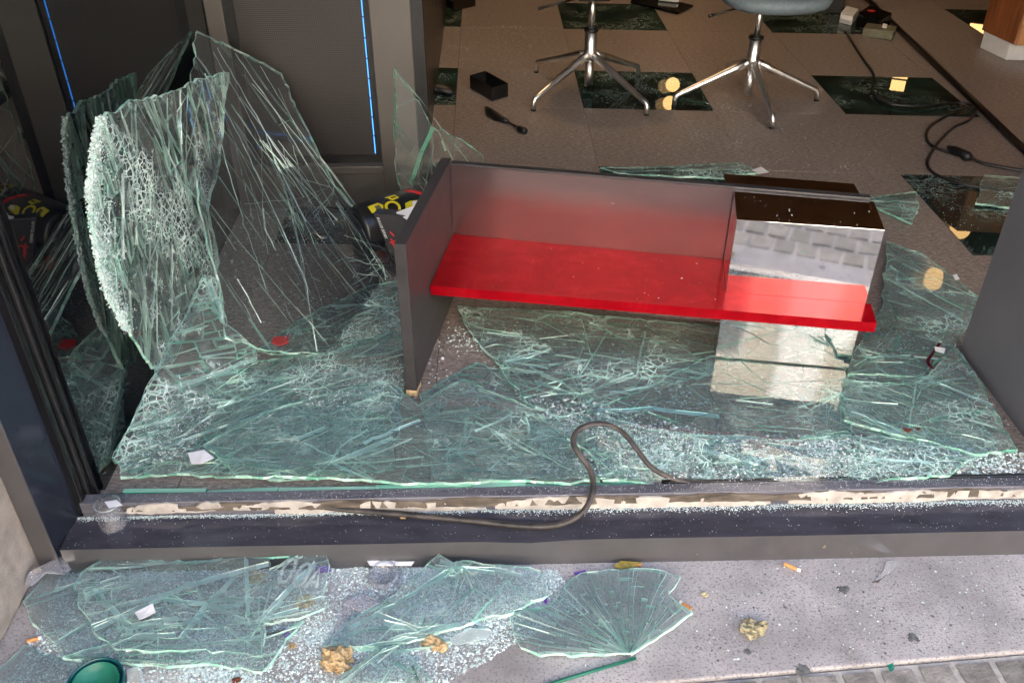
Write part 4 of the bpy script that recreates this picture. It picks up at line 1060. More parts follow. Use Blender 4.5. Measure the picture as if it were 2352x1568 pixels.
# the pane standing along the side glass, with a crushed white edge
o, n = plane3((-.848, 1.92, .727), (-.745, 2.60, .60), (-.855, 1.76, .15))
sA = Sheet(o, n, (0,1,0), .004, 6.0, 32)
olA = [sA.loc(*p) for p in [(226,270),(330,232),(440,192),(527,166),(520,230),(515,300),(505,400),(480,480),(500,600),(470,700),(430,780),(400,830),(352,842),(300,772),(262,700),(238,640),(222,560),(206,470),(208,420),(216,370),(222,320)]]
spA = [(*sA.loc(225,420),.12,.010),(*sA.loc(245,600),.14,.010),(*sA.loc(230,300),.05,.014),(*sA.loc(450,590),.12,.016),(*sA.loc(440,450),.10,.018),(*sA.loc(330,560),.2,.024)]
cA_ = rec_cells(bbox(olA), dens(spA, .075), lambda c: math.pi/2+.12*math.sin(5*c[0]), lambda c: 3.4, sA.rng, .3)
edgeA = [np.array(sA.loc(*p)) for p in [(226,275),(214,370),(207,440),(222,560),(240,650),(268,715)]]
def denA(c):
    d = min(np.linalg.norm(np.array(c)-e) for e in edgeA); return .75+1.1*max(0, 1-d/.11)
tA, _ = sA.make('standing_glass_sheet', 'crazed pane standing along the side glass with a crushed white edge', 'glass sheet', olA, cA_, th=.008, tilt=.02, dense=denA, mats=(M['glass_craze'], M['fract_soft']), jagamp=.004)
sA.cracks(tA, [[(300,240),(302,520)],[(310,240),(312,560)],[(385,225),(390,400)],[(415,205),(420,330)],[(432,195),(430,420)],[(340,420),(345,620)],[(360,600),(365,800)],[(395,560),(400,760)],[(280,400),(285,600)],[(470,180),(440,340),(330,640)],[(500,178),(420,420),(380,560)],[(330,232),(420,420),(480,480)],[(250,262),(330,430),(400,500)]], th=.004, mat=M['fract_soft'], rnd=(.5,1), grn=(0,.3), tilt=.002)
# crushed rim grains
P_, Sz = [], []
ed = [(228,272),(216,330),(210,390),(206,440),(212,500),(222,560),(232,620),(244,668),(268,715),(292,760)]
for a_, b_ in zip(ed[:-1], ed[1:]):
    for k in range(700):
        t_ = CR.random(); w_ = abs(CR.normal(0, 24))*(1 if 300 < a_[1] < 700 else .5)*(.6+.6*math.sin(a_[1]*.05+t_*3)**2)-4
        q = sA.loc(a_[0]+(b_[0]-a_[0])*t_+w_, a_[1]+(b_[1]-a_[1])*t_+CR.normal(0, 4)); P_.append(sA.p3(q[0], q[1], CR.uniform(-.008, .002))); Sz.append((.0008+.0026*CR.random()**2)*(1.2 if w_ < 14 else .8))
grains('crushed_rim', P_, Sz, M['crush'], tA, flat=1.0, gmax=.9)
# the web cracked corner folded up from the sill
o, n = plane3((-.80, 2.17, .19), (-.868, 1.585, .03), PZ(590, 800, .035))
sC = Sheet(o, n, (1,0,0), .004, 6.0, 33)
olC = [sC.loc(*p) for p in [(258,1052),(300,968),(345,880),(400,770),(440,690),(466,634),(500,642),(512,690),(518,745),(585,798),(592,830),(480,905),(430,1000),(330,1060),(280,1088)]]
spC = [(*sC.loc(320,1010),.13,.018),(*sC.loc(480,700),.07,.014),(*sC.loc(560,810),.1,.016),(*sC.loc(280,1060),.06,.012)]
cC = rec_cells(bbox(olC), dens(spC, .055), lambda c: .62, lambda c: 1.9, sC.rng, .16)
tC, _ = sC.make('folded_glass_sheet', 'web cracked pane corner folded up from the sill to a point', 'glass sheet', olC, cC, th=.014, tilt=.012, dense=2.0, mats=(M['glass_craze'], M['fract_soft']), jagamp=.0015)
sC.cracks(tC, [[(262,1050),(345,878),(400,768),(466,636)],[(266,1050),(350,878),(405,770),(468,640)],[(470,640),(490,690),(515,745)],[(476,642),(500,700),(516,748)],[(484,642),(504,690),(520,740)],[(480,640),(490,720),(500,780)],[(340,900),(450,870),(590,820)],[(300,985),(420,950),(520,890)],[(400,770),(480,745),(520,742)]], th=.008, mat=M['fract_soft'], rnd=(.7,1), grn=(0,.2), wob=.0018)
# tall shard in front of the totem's right edge, and its clear wing
o, n = plane3((-.289, 2.74, .558), (-.02, 2.70, .264), (-.29, 2.70, .05))
sD = Sheet(o, n, (1,0,0), .002, 6.0, 34)
olD = [sD.loc(*p) for p in [(905,153),(930,195),(990,290),(1050,318),(1112,362),(1130,420),(1040,520),(935,520),(920,440),(910,380),(906,260)]]
spD = [(*sD.loc(935,420),.10,.014),(*sD.loc(975,330),.06,.018)]
cD = rec_cells(bbox(olD), dens(spD, .2), lambda c: -1.0, lambda c: 4.0, sD.rng, .2)
tD, _ = sD.make('standing_shard', 'tall pointed shard standing beside the screen totem', 'glass sheet', olD, cD, th=.009, tilt=.01, dense=1.1, mats=(M['glass'], M['fract']))
sD.cracks(tD, [[(990,290),(950,340),(915,400)],[(990,292),(965,345),(940,420)],[(992,292),(975,350),(955,440)],[(995,292),(990,360),(975,430)],[(1010,300),(1020,350)],[(912,400),(960,420),(1000,470)],[(918,430),(960,440)]], th=.010, rnd=(.5,1), grn=(0,.8))

sD.cracks(tD, [[(905,156),(904,260),(908,380),(920,445)],[(907,158),(906,260),(910,380),(922,445)]], th=.012, rnd=(.8,1), grn=(.6,1), name='green_edges')
# ---------------------------------------------------------------- loose panes outside on the pavement
def pave_piece(name, label, px, z, seed, base, spots=(), ang=None, asp=2.2, cells=None, tiltxy=(0,0), **kw):
    o = PZ(*np.mean(px, axis=0), PAVE+z); s = Sheet(o, (tiltxy[0], tiltxy[1], 1), (1,0,0), kw.pop('bumps', .003), 7., seed)
    ol = [s.loc(*p) for p in px]; sp = [(*s.loc(a,b), r, sz) for a,b,r,sz in spots]
    cs = cells(s) if cells else rec_cells(bbox(ol), dens(sp, base), (lambda c: ang if ang is not None else .4), lambda c: asp, s.rng, kw.pop('jit', .25))
    kw.pop('jit', None); lines = kw.pop('lines', ())
    t, _ = s.make(name, label, 'glass sheet', ol, cs, mats=(M['glass_out'], M['fract_soft']), **kw)
    if lines: s.cracks(t, lines, th=.009, mat=M['fract_soft'], rnd=(.75,1), grn=(0,.3), tilt=.004)
    return s, t
sO, tO = pave_piece('pavement_glass_sheet', 'largest broken pane on the pavement below the sill corner', [(172,1345),(185,1312),(215,1292),(262,1274),(330,1282),(420,1292),(480,1284),(540,1276),(612,1266),(618,1302),(680,1272),(745,1252),(752,1300),(748,1398),(690,1418),(610,1425),(600,1500),(440,1492),(330,1500),(262,1488),(215,1440),(200,1400)], .034, 41, .085, [(220,1350,.10,.018),(300,1430,.10,.026),(590,1430,.06,.02)], ang=.35, asp=2.2, tiltxy=(0,-.10), tilt=.012, dense=1.1, th=.006, lines=[[(215,1440),(430,1335),(618,1290)],[(262,1420),(480,1382),(745,1300)],[(190,1425),(330,1402),(600,1335)],[(330,1290),(400,1420),(470,1495)],[(430,1292),(468,1390),(450,1450)],[(480,1470),(560,1380),(640,1285)],[(450,1450),(600,1422),(745,1400)],[(300,1300),(240,1420)],[(560,1280),(565,1420)],[(640,1290),(600,1425)],[(520,1400),(640,1300),(745,1255)],[(265,1390),(420,1345),(500,1320)],[(270,1440),(420,1425),(480,1400)],[(280,1455),(400,1450)],[(275,1465),(420,1462)],[(380,1350),(520,1440),(600,1495)],[(590,1425),(680,1330),(720,1290)]]+radial(300,1432,14,30,120,61)+radial(596,1430,14,40,150,62)+radial(222,1352,14,25,80,63)+radial(470,1380,10,40,150,64,.6,1))
pave_piece('pavement_glass_sheet', 'thin clear pane at the foot of the granite pier', [(52,1378),(90,1330),(132,1290),(200,1298),(215,1330),(180,1380),(215,1440),(262,1490),(250,1502),(150,1506),(92,1440)], .012, 42, .11, [(180,1440,.05,.02)], ang=.5, dense=.8)
pave_piece('pavement_glass_sheet', 'pane edge lying under the big pane along its lower side', [(150,1506),(260,1470),(420,1480),(600,1470),(700,1422),(640,1500),(600,1540),(480,1528),(380,1530),(250,1512)], .016, 43, .07, [(330,1500,.1,.02)], ang=.1, asp=3.0, dense=1.0)
pave_piece('pavement_glass_sheet', 'broken pane in the middle of the pavement glass', [(742,1490),(800,1430),(860,1392),(945,1322),(1010,1272),(1040,1292),(1062,1285),(1150,1298),(1238,1310),(1256,1368),(1180,1408),(1090,1428),(960,1462),(830,1485)], .026, 44, .12, [(1050,1300,.05,.03),(960,1450,.06,.025)], ang=.75, asp=1.8, tiltxy=(0,-.12), dense=1.3, th=.010, lines=[[(800,1440),(930,1370),(1050,1290)],[(860,1400),(960,1440),(1090,1428)],[(830,1484),(980,1455),(1180,1406)],[(1060,1290),(1090,1360),(1110,1420)],[(900,1350),(950,1400)],[(1062,1286),(940,1400),(860,1480)],[(940,1330),(1000,1370)]]+radial(1062,1300,12,40,140,65)+radial(962,1450,12,40,150,66))
def fan_(s):
    c = s.loc(1442, 1498)
    return fan_cells(c, [0, .025, .055, .09, .13, .17, .24], R(-6), R(186), 44, s.rng, .38)
pave_piece('fan_shard', 'fan shaped cracked glass piece spread on bare pavement', [(1176,1462),(1170,1415),(1210,1396),(1268,1384),(1300,1345),(1335,1312),(1400,1304),(1480,1310),(1566,1328),(1555,1352),(1540,1368),(1592,1408),(1540,1448),(1450,1494),(1360,1500),(1240,1502),(1190,1488)], .014, 45, .05, cells=fan_, dense=2.0, tilt=.008, wallj=.001, th=.009)
pave_piece('pavement_glass_sheet', 'small lettered shard at the bottom edge of the pavement', [(770,1572),(810,1530),(868,1488),(912,1486),(955,1520),(1005,1572)], .020, 46, .07, [(880,1500,.05,.02)], ang=.9, dense=1.0)
pave_piece('pavement_glass_sheet', 'narrow dull shard between the biscuit lumps', [(770,1462),(870,1440),(990,1452),(1040,1472),(960,1490),(830,1492)], .010, 47, .09, [], ang=.1, asp=3, dense=.8)
pave_piece('pavement_glass_sheet', 'clear flat pane at the bottom left corner', [(-20,1560),(60,1475),(150,1506),(250,1512),(200,1545),(170,1590),(-30,1590)], .008, 48, .2, [], ang=.2, dense=.6)
# frosted letters on the big pane
def frost(px_list, s, t, wd=.008, name='frosted_letter'):
    for ln in px_list:
        P = [np.array(s.loc(*p)) for p in ln]; V, Fs = [], []
        for i, q in enumerate(P):
            d = P[min(i+1,len(P)-1)]-P[max(i-1,0)]; d /= np.linalg.norm(d)+1e-9; nn = np.array([-d[1], d[0]])*wd/2
            V += [s.p3(*(q+nn), .0022), s.p3(*(q-nn), .0022)]
        for i in range(len(P)-1): Fs.append((2*i, 2*i+1, 2*i+3, 2*i+2))
        link_mesh(name, V, Fs, M['frost'], t)
def capsule(x, y, w=13, h=26, sl=.45):
    out = []
    for a in np.linspace(0, 2*math.pi, 22):
        X_, Y_ = w*math.cos(a), h*math.copysign(abs(math.sin(a))**.8, math.sin(a)); out.append((x+X_-Y_*sl, y+Y_))
    return out
frost([capsule(662,1312), capsule(695,1322), [(700,1352),(735,1308),(728,1352)], [(708,1340),(726,1338)]], sO, tO)
# ================================================================== CRUMBS
P_, s_ = scatter([(60,1500),(150,1300),(740,1300),(1280,1310),(1340,1400),(1180,1480),(1020,1575),(0,1575)], 60000, PAVE, .0005, .0046, .45, 3.6)
grains('pavement_glass_crumbs', P_, s_, M['dustglass'], None, 'glittering glass crumbs strewn over the pavement')
P_, s_ = scatter([(1240,1310),(1700,1300),(2352,1285),(2352,1480),(1600,1520),(1300,1560)], 900, PAVE, .0007, .003, .3, 4.)
grains('sparse_glass_crumbs', P_, s_, M['dustglass'], None, 'fine sparse glass grit on the right pavement')
P_, s_ = scatter([(1500,1320),(2352,1290),(2352,1490),(1560,1540)], 420, PAVE, .0008, .0042, .4, 4.)
tag(grains('pavement_grit', P_, s_, M['gum'], None, 'dark grit and dirt specks on the right pavement', flat=.25), cat='grit')
P_, s_ = scatter([(262,1090),(420,880),(900,700),(1640,750),(2060,700),(2250,820),(2352,1060),(2352,1092),(1400,1100)], 9000, .001, .0010, .0060, .5, 3.2)
grains('floor_glass_crumbs', P_, s_, M['dustglass'], None, 'glass crumbs under the sheets inside the window')
P_, s_ = scatter([(1180,900),(1400,930),(1650,1000),(2000,1000),(2352,1040),(2352,1095),(1250,1100)], 5000, .012, .0012, .0065, .6, 3.0)
grains('frosty_glass_crumbs', P_, s_, M['dustglass'], None, 'frosty heaps of crushed glass along the inner sill')
for k_, (pl_, n_) in enumerate((([(1180,905),(1345,945),(1520,985),(1620,1010),(1640,1100),(1330,1100),(1290,1000)], 5200), ([(640,850),(900,800),(935,860),(900,960),(700,930)], 2600), ([(1640,1010),(1950,1005),(2230,1050),(2330,1085),(1640,1106)], 5200), ([(280,1085),(330,985),(460,900),(520,930),(420,1050)], 1800), ([(640,780),(850,660),(930,640),(930,760),(760,810)], 1500))):
    P_, s_ = scatter(pl_, n_, .030 if k_ != 4 else .019, .0004, .0030, .7, 3.2)
    grains('crushed_glass_dust', P_, s_, M['dustglass'], None, ('frosted crushed glass around the rubber loop','frosted crushed glass by the foot of the bench end','frosted crushed glass along the right part of the sill','crushed glass over the folded left corner','crushed glass behind the bench end')[k_])
P_, s_ = scatter([(980,60),(1350,60),(1800,280),(2100,300),(2300,600),(2240,700),(2000,460),(1040,370),(985,250)], 9000, .0005, .0005, .0026, .22, 3.0)
grains('rear_glass_grit', P_, s_, M['dustglass'], None, 'fine glass grit scattered over the rear floor')
P_, s_ = scatter([(560,490),(900,490),(920,640),(700,760),(600,790),(400,800),(480,600)], 2200, .0005, .0007, .0035, .3, 3.)
grains('corner_glass_grit', P_, s_, M['dustglass'], None, 'glass grit on the floor behind the left panes')
n = 26; P_ = np.array([BM(CR.uniform(.03, .74), CR.uniform(-.28, -.04), .2275) for _ in range(n)])
grains('bench_glass_grit', P_, .0006+.0034*CR.random(n)**4, M['dustglass'], None, 'few glass bits lying on the red shelf')
n = 50; P_ = np.array([BM(CR.uniform(.77, 1.09), CR.uniform(-.19, -.06), .4342) for _ in range(n)])
grains('block_glass_grit', P_, .0004+.0016*CR.random(n)**3, M['dustglass'], None, 'fine glass grit on top of the steel block')
# along the sill: a drift against the riser, thicker to the right
n = 9000; x = CR.uniform(-.93, 1.5, n); w = np.where(x > .0, .018, .010)*(.6+.4*np.sin(9*x)**2)
y = 1.446-np.abs(CR.normal(0, 1, n))*w*.55
P_ = np.stack([x, y, ST+.003+CR.uniform(0, .004, n)], 1)
grains('sill_glass_drift', P_, CR.uniform(.0003, .0021, n), M['dustglass'], None, 'white drift of crushed glass along the back of the sill')
n = 700; P_ = np.stack([CR.uniform(-.93, 1.5, n), CR.uniform(1.362, 1.446, n), np.full(n, ST+.001)], 1)
P_[:,2] = ST + (P_[:,1]-SF)*.042
grains('sill_glass_grit', P_, CR.uniform(.0003, .0011, n), M['dustglass'], None, 'fine glass grit on the dark sill top')
n = 1500; P_ = np.stack([CR.uniform(-.9, 1.5, n), CR.uniform(1.45, 1.476, n), np.full(n, .0225)], 1)
grains('rail_glass_grit', P_, CR.uniform(.0003, .0014, n), M['dustglass'], None, 'fine glass grit on the inner rail')

# ================================================================== SILL AND PAVEMENT LITTER
# torn sealant along the riser
LR = np.random.default_rng(9)
riser = thing('torn_sealant', 'torn cream sealant and old glue along the riser of the sill', 'sealant', (0, 1.447, 0))
def strip_patch(x0, x1, z0, z1, mat, name, off=.0015, lip=.0):
    k = max(4, int((x1-x0)/.012)); V, Fs = [], []
    for i in range(k+1):
        t_ = i/k; e = min(1, 6*t_, 6*(1-t_)); x_ = x0+(x1-x0)*t_
        a = z0+LR.normal(0, .0010)+(1-e)*.004; b = z1+.004*math.sin(x_*23+z0*900)+LR.normal(0, .0012)-(1-e)*.008
        b = max(b, a+.002)
        yo = 1.4465-off-LR.uniform(0, .0015)-lip*math.sin(t_*3.1)
        V += [(x_, yo-.002, a), (x_, yo, b), (x_, 1.449, b), (x_, 1.449, a)]
    for i in range(k):
        a, b = 4*i, 4*i+4; Fs += [(a,b,b+1,a+1),(a+1,b+1,b+2,a+2),(a,a+3,b+3,b)]
    return link_mesh(name, V, Fs, mat, riser)
strip_patch(-.88, 1.6, -.004, .016, M['burr'], 'old_glue', .0005)
for x0, x1, z0, z1 in ((-.84,-.62,-.006,.006),(-.56,-.40,.006,.017),(-.36,-.02,-.016,-.004),(.02,.62,-.018,.002),(-.80,-.70,-.008,.018),(-.66,-.60,.004,.017),(-.58,-.50,-.002,.016),(-.49,-.36,-.016,.008),(-.30,-.20,-.012,.012),(-.20,-.05,-.015,.005),(.0,.30,-.016,.014),(.30,.40,-.014,.010),(.44,.50,-.014,.006),(.52,.56,-.016,.008),(.66,1.02,-.016,.014),(.70,.98,.004,.016),(1.0,1.5,-.010,.016)):
    strip_patch(x0, x1, z0, z1, M['sealant'], 'sealant_patch', .0012, .0)
# rubber loop: out of the channel, over the rail and along the sill
loop = [(2000,1104,.010),(1800,1108,.012),(1640,1110,.014),(1560,1102,.022),(1500,1075,.045),(1462,1030,.07),(1430,992,.09),(1392,974,.10),(1352,976,.10),(1324,992,.095),(1317,1018,.085),(1332,1045,.07),(1352,1072,.055),(1362,1102,.046),(1360,1135,.034),(1344,1168,.020),(1312,1194,.0),(1262,1207,-.008),(1180,1205,-.010),(1080,1194,-.010),(960,1183,-.010),(860,1175,-.008),(780,1168,-.006),(715,1160,-.002)]
path = smooth_path([PZ(*p) for p in loop], 6)
o = MB().tube(path, .0072, 10, flat=.8).build('rubber_strip', M['gasket'], None, smooth=True)
tag(o, 'loose rubber sealing strip looping up over the sill and lying along it', 'rubber strip')

def lump(name, label, px, py, zb, r, mat, seed, flat=.6, n=3, cat='biscuit', group=None):
    rg = np.random.default_rng(seed); t = bmesh.new()
    bmesh.ops.create_icosphere(t, subdivisions=n, radius=1.0)
    c = PZ(px, py, zb); ph = rg.uniform(0, 6, 9)
    for v in t.verts:
        p = v.co.copy()
        k = 1+.28*math.sin(3.1*p.x+ph[0])*math.sin(2.7*p.y+ph[1])+.16*math.sin(7*p.x+5*p.z+ph[2])+.12*math.sin(9*p.y+6*p.x+ph[3])+rg.normal(0, .07)
        v.co = Vector((p.x*r*k, p.y*r*k*.85, max(0, (p.z+.55)*r*flat*k)))
    V = [np.array(v.co)+c for v in t.verts]; Fs = [tuple(v.index for v in f.verts) for f in t.faces]; t.free()
    o = link_mesh(name, V, Fs, mat); return tag(o, label, cat, group)
lump('biscuit_lump', 'golden biscuit lump on the sill against the riser', 864, 1170, ST+.002, .019, M['cake'], 1, .55)
lump('biscuit_crumb', 'small yellow biscuit crumb beside the lump on the sill', 926, 1188, ST+.002, .008, M['cake'], 2, .6)
lump('biscuit_lump', 'golden biscuit lump right of the broken middle pane', 985, 1476, PAVE, .018, M['cake'], 3, .55)
lump('biscuit_lump', 'second golden lump touching the one by the middle pane', 1008, 1486, PAVE, .016, M['cake'], 4, .55)
lump('biscuit_lump', 'large crumbled brown biscuit at the bottom edge', 776, 1522, PAVE, .034, M['cake'], 5, .5, 4)
lump('biscuit_crumb', 'upright biscuit flake behind the large crumbled biscuit', 758, 1500, PAVE, .012, M['cake'], 6, .55)
lump('biscuit_lump', 'yellow biscuit lump under the frosted letters', 592, 1328, PAVE, .022, M['cake'], 7, .4)
lump('biscuit_lump', 'pale biscuit lump under the right end of the big pane', 700, 1384, PAVE, .018, M['cake'], 8, .4)
lump('biscuit_crumb', 'tiny orange crumb near the purple foil on pavement', 672, 1484, PAVE, .007, M['cake'], 9, .55)
lump('grey_crumb', 'grey green dried crumb heap alone on the right pavement', 1728, 1448, PAVE, .024, M['cakegrey'], 10, .5, 4, 'crumb')
lump('grey_crumb', 'small dark droppings near the crumb heap on right pavement', 1618, 1366, PAVE, .008, M['cakegrey'], 12, .5, 2, 'crumb')
for k, (x, y, r) in enumerate(((1937,1354,.0125),(2097,1464,.0125),(1716,1495,.008),(1843,1537,.014))):
    lump('gum_spot', ('grey gum spot below the cigarette end','dark gum spot nearest the right edge','small round gum spot left of the paving edge','flattened gum spot just above the setts')[k], x, y, PAVE-.0005, r, M['gum'], 20+k, .10, 3, 'gum', 'gum spots on the pavement')
for k, (x, y, r) in enumerate(((2085,988,.010),(2108,985,.006))):
    lump('rust_flake', ('larger rust brown flake on the glass before the slate panel','smaller rust brown flake beside the larger one')[k], x, y, .031, r, M['rust'], 30+k, .25, 2, 'flake')
lump('rust_flake', 'dark brown flake at the bottom edge left of the large biscuit', 545, 1563, PAVE, .010, M['rust'], 33, .4, 2, 'flake')

def foil(name, label, pts, z, mat, cat, th=.0012, curl=.004, seed=1):
    rg = np.random.default_rng(seed); top = [PZ(*p, z)+np.array([0,0,rg.uniform(0, curl)]) for p in pts]
    o = MB().prism(top, (0,0,th)).build(name, mat, None); return tag(o, label, cat)
foil('purple_scrap', 'purple foil scrap beside the clear cup on the sill', [(360,1172),(378,1166),(392,1172),(372,1180)], ST+.004, M['purple'], 'foil scrap')
foil('purple_scrap', 'crumpled purple foil in the middle left of the sill', [(498,1170),(505,1158),(520,1154),(527,1166),(515,1176)], ST+.004, M['purple'], 'foil scrap', curl=.012)
foil('purple_scrap', 'purple foil scrap left of the biscuit lump', [(824,1162),(834,1166),(842,1178),(830,1180)], ST+.004, M['purple'], 'foil scrap', curl=.008)
foil('purple_scrap', 'square purple foil scrap on the pavement crumbs', [(642,1450),(656,1444),(668,1456),(654,1468)], PAVE+.004, M['purple'], 'foil scrap')
foil('purple_scrap', 'purple foil strip between middle pane and fan', [(1318,1316),(1345,1312),(1346,1320),(1320,1323)], PAVE+.004, M['purple'], 'foil scrap')
foil('purple_scrap', 'purple foil sliver under the edge of the fan piece', [(1250,1368),(1258,1370),(1256,1388),(1249,1386)], PAVE+.004, M['purple'], 'foil scrap')
foil('purple_scrap', 'purple foil under the right corner of the big pane', [(722,1292),(752,1288),(760,1312),(726,1322)], PAVE+.006, M['purple'], 'foil scrap')
foil('paper_scrap', 'small white paper label lying on the big pavement pane', [(310,1408),(352,1388),(358,1406),(322,1426)], PAVE+.046, M['white'], 'paper')
foil('paper_scrap', 'white torn label near the lower left corner of the floor glass', [(432,1042),(470,1036),(492,1052),(462,1068),(440,1066)], .042, M['white'], 'paper')
foil('paper_scrap', 'white card scrap behind the bench by the steel block', [(1727,392),(1748,386),(1766,396),(1742,402)], .018, M['white'], 'paper')
foil('paper_scrap', 'tiny white tag on the clear right sheet', [(2188,634),(2196,632),(2204,642),(2194,646)], .024, M['white'], 'paper')
foil('paper_scrap', 'pale plastic scrap right of the green lid', [(292,1538),(318,1532),(330,1548),(322,1568),(294,1566)], PAVE+.004, M['frost'], 'plastic scrap')
foil('paper_scrap', 'translucent smear of plastic on the right pavement', [(2036,1288),(2066,1286),(2050,1310),(2014,1340),(2008,1334),(2030,1308)], PAVE+.002, M['clearpl'], 'plastic scrap', .0006, .0004)
foil('red_fragment', 'bright red plastic fragment on the grey floor behind left glass', [(624,790),(630,778),(648,774),(664,776),(662,790),(640,796)], .008, M['redprint'], 'fragment', .003)
foil('green_scrap', 'green plastic sliver at the bottom edge by the lettered shard', [(944,1532),(950,1528),(964,1562),(956,1564)], PAVE+.005, M['green_in'], 'plastic scrap')
foil('green_scrap', 'green leaf shaped scrap on the setts edge', [(2036,1528),(2050,1524),(2054,1536),(2044,1545)], PAVE+.003, M['green_in'], 'plastic scrap')
foil('dry_leaf', 'yellow green dry leaf lying against the sill foot', [(1408,1304),(1425,1294),(1450,1292),(1472,1298),(1452,1306),(1428,1310)], PAVE+.005, M['leaf'], 'leaf', curl=.01)
foil('plastic_curl', 'white curl of thin plastic against the sill front', [(832,1270),(860,1278),(910,1290),(952,1292),(945,1300),(850,1300)], PAVE+.02, M['whitepl'], 'plastic scrap', curl=.004)
foil('plastic_scrap', 'frosted plastic strip right of the golden lumps', [(1030,1470),(1075,1444),(1118,1440),(1130,1452),(1120,1466),(1048,1484)], PAVE+.006, M['frost'], 'plastic scrap')
foil('plastic_scrap', 'clear bent plastic strip left of the middle pane', [(760,1470),(790,1380),(810,1376),(830,1384),(800,1420),(790,1470)], PAVE+.012, M['clearpl'], 'plastic scrap')
foil('plastic_scrap', 'bent clear plastic bottle piece at the pier foot', [(62,1352),(72,1330),(120,1296),(148,1290),(166,1312),(150,1326),(110,1328),(76,1352)], PAVE+.024, M['clearpl'], 'plastic scrap', .003, .02)
foil('plastic_scrap', 'clear faceted plastic piece between two pavement panes', [(790,1392),(830,1372),(866,1378),(872,1392),(830,1410)], PAVE+.02, M['clearpl'], 'plastic scrap', .004, .01)
# clear moulded lid
c = PZ(884, 1326, PAVE)
o = MB().lathe([(.040,.004),(.034,.006),(.033,.018),(.026,.020),(.0255,.012),(.0,.012)], 32, Matrix.Translation(Vector(c)) @ Matrix.Rotation(R(12), 4, 'X')).build('clear_cover', M['clearpl'], None, smooth=True)
tag(o, 'clear round plastic lid lying between panes below the sill', 'lid')
# clear plastic cup on the sill
c = PZ(262, 1202, ST)
t = thing('clear_cup', 'torn clear plastic cup upside down at the left end of the sill', 'cup', c)
A_ = Matrix.Translation(Vector(c))
MB().lathe([(.0305,.001),(.0265,.060),(.025,.064),(.0,.0645)], 30, A_).build('cup_wall', M['cupwall'], t, smooth=True)
MB().tube([np.array(c)+np.array([.0265*math.cos(w), .0265*math.sin(w), .062]) for w in np.linspace(0, 2*math.pi, 31)], .0016, 6, cap=False).build('rim', M['frost'], t, smooth=True)
MB().prism([PZ(240,1152,.04), PZ(268,1148,.04), PZ(282,1160,.04), PZ(250,1166,.04)], (0,0,.0008)).build('tag_card', M['white'], t)
# cigarette ends
def butt(label, a, b, tip=True):
    p, q = PZ(*a, PAVE+.0045), PZ(*b, PAVE+.0045); t = thing('cigarette_end', label, 'cigarette end', p, 'cigarette ends on the pavement')
    MB().tube([p, p+(q-p)*.74], .0042, 12).build('filter', M['orange'], t, smooth=False)
    MB().tube([p+(q-p)*.7401, p+(q-p)*.95], .0041, 12).build('paper', M['white'], t)
    if tip: MB().tube([p+(q-p)*.9501, q], [.0040, .0028], 10).build('burnt_tip', M['ash'], t)
butt('orange cigarette end on bare pavement below the sill', (1801,1294), (1842,1311))
butt('cigarette end lying at the right tip of the fan piece', (1588,1398), (1560,1380), False)
butt('flattened cigarette end at the lower left by the pier', (62,1472), (98,1462), False)
butt('short cigarette end beside the dry leaf', (1474,1298), (1456,1294), False)
# green straw
a, b = PZ(1230, 1580, PAVE+.004), PZ(1460, 1510, PAVE+.006)
o = MB().tube([a, a+(b-a)*.5, b], .0036, 12).build('green_straw', M['green'], None, smooth=True)
tag(o, 'dark green drinking straw below the fan piece', 'straw')
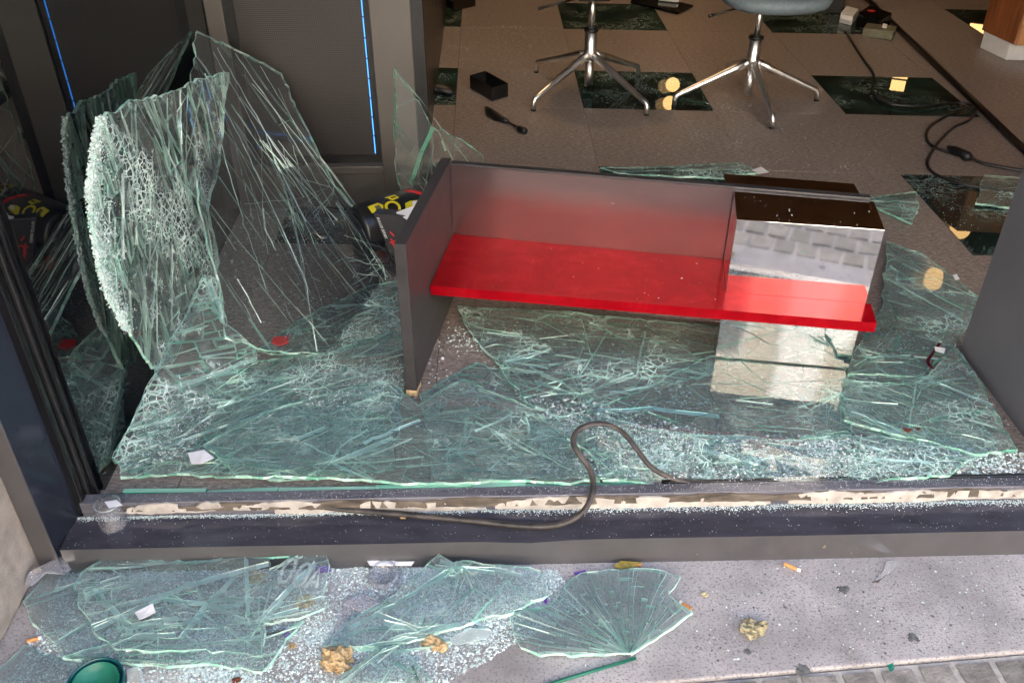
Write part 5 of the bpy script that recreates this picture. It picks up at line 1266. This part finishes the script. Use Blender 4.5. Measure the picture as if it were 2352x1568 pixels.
# green lid
c = PZ(224, 1578, PAVE+.002)
t = thing('green_cover', 'green round plastic lid with a blue green rim at the bottom edge', 'lid', c)
A_ = Matrix.Translation(Vector(c)) @ Matrix.Rotation(R(4), 4, 'X')
MB().lathe([(.0,.001),(.050,.001),(.0535,.004),(.0535,.020),(.0515,.020),(.0505,.006)], 44, A_).build('outer_rim', M['bluegreen'], t, smooth=True)
MB().lathe([(.044,.003),(.044,.019),(.0425,.019),(.041,.007),(.0,.0065)], 44, A_).build('inner_cup', M['green_in'], t, smooth=True)
# spectacle arm with tag
t = thing('spectacle_temple', 'dark red spectacle arm with a white tag on the right glass', 'spectacle arm', PZ(2140, 820, .03))
MB().tube(smooth_path([PZ(2160,787,.036), PZ(2148,803,.036), PZ(2138,817,.034), PZ(2131,828,.033), PZ(2136,840,.032), PZ(2142,846,.032)], 4), .0046, 8, flat=.6).build('arm', M['maroon'], t, smooth=True)
MB().box((-.004,-.003,-.003),(.004,.003,.003), Matrix.Translation(Vector(PZ(2160,786,.038)))).build('hinge', M['chair_metal'], t, bevel=.001)
MB().prism([PZ(2146,796,.042), PZ(2172,800,.040), PZ(2168,812,.040), PZ(2148,806,.042)], (0,0,.001)).build('tag_card', M['white'], t)
# dark smear marks of pink letters on the sheet by the sill
for k, pts in enumerate(([(1556,1092),(1600,1096)],[(1598,1060),(1600,1096)],[(1380,1028),(1392,1050)])):
    pass

# ================================================================== ACROSS THE STREET (seen only in reflections, and as light)
ob = thing('opposite_building', 'pale building across the street seen only in reflections', 'building', (0, -11, PAVE))
w = MB()
W_, H_ = 1.5, 1.9
MB().box((-16, -12.4, PAVE), (18, -11.35, 11.5)).build('wall', M['cream_wall'], ob)
for bx_ in (-12.5,-9.6,-6.7,-3.8,-1.3,4.6,7.6,10.6,13.6):
    MB().box((bx_-.28, -11.349, PAVE), (bx_+.28, -11.15, 11.5)).build('pilaster', M['whitewall'], ob)
MB().box((.85, -11.349, PAVE), (1.75, -11.10, 11.5)).build('white_bay', M['whitewall'], ob)
for fz in (.6, 3.9, 7.2):
    for bx_ in (-11.05,-8.15,-5.25,-2.55,-.5,3.1,6.1,9.1,12.1):
        f_ = MB().box((bx_-.75, -11.349, fz), (bx_+.75, -11.30, fz+2.1)).build('window', M['whitewall'], ob)
        MB().box((bx_-.66, -11.299, fz+.09), (bx_+.66, -11.29, fz+2.01)).build('pane', M['blackgloss'], f_)
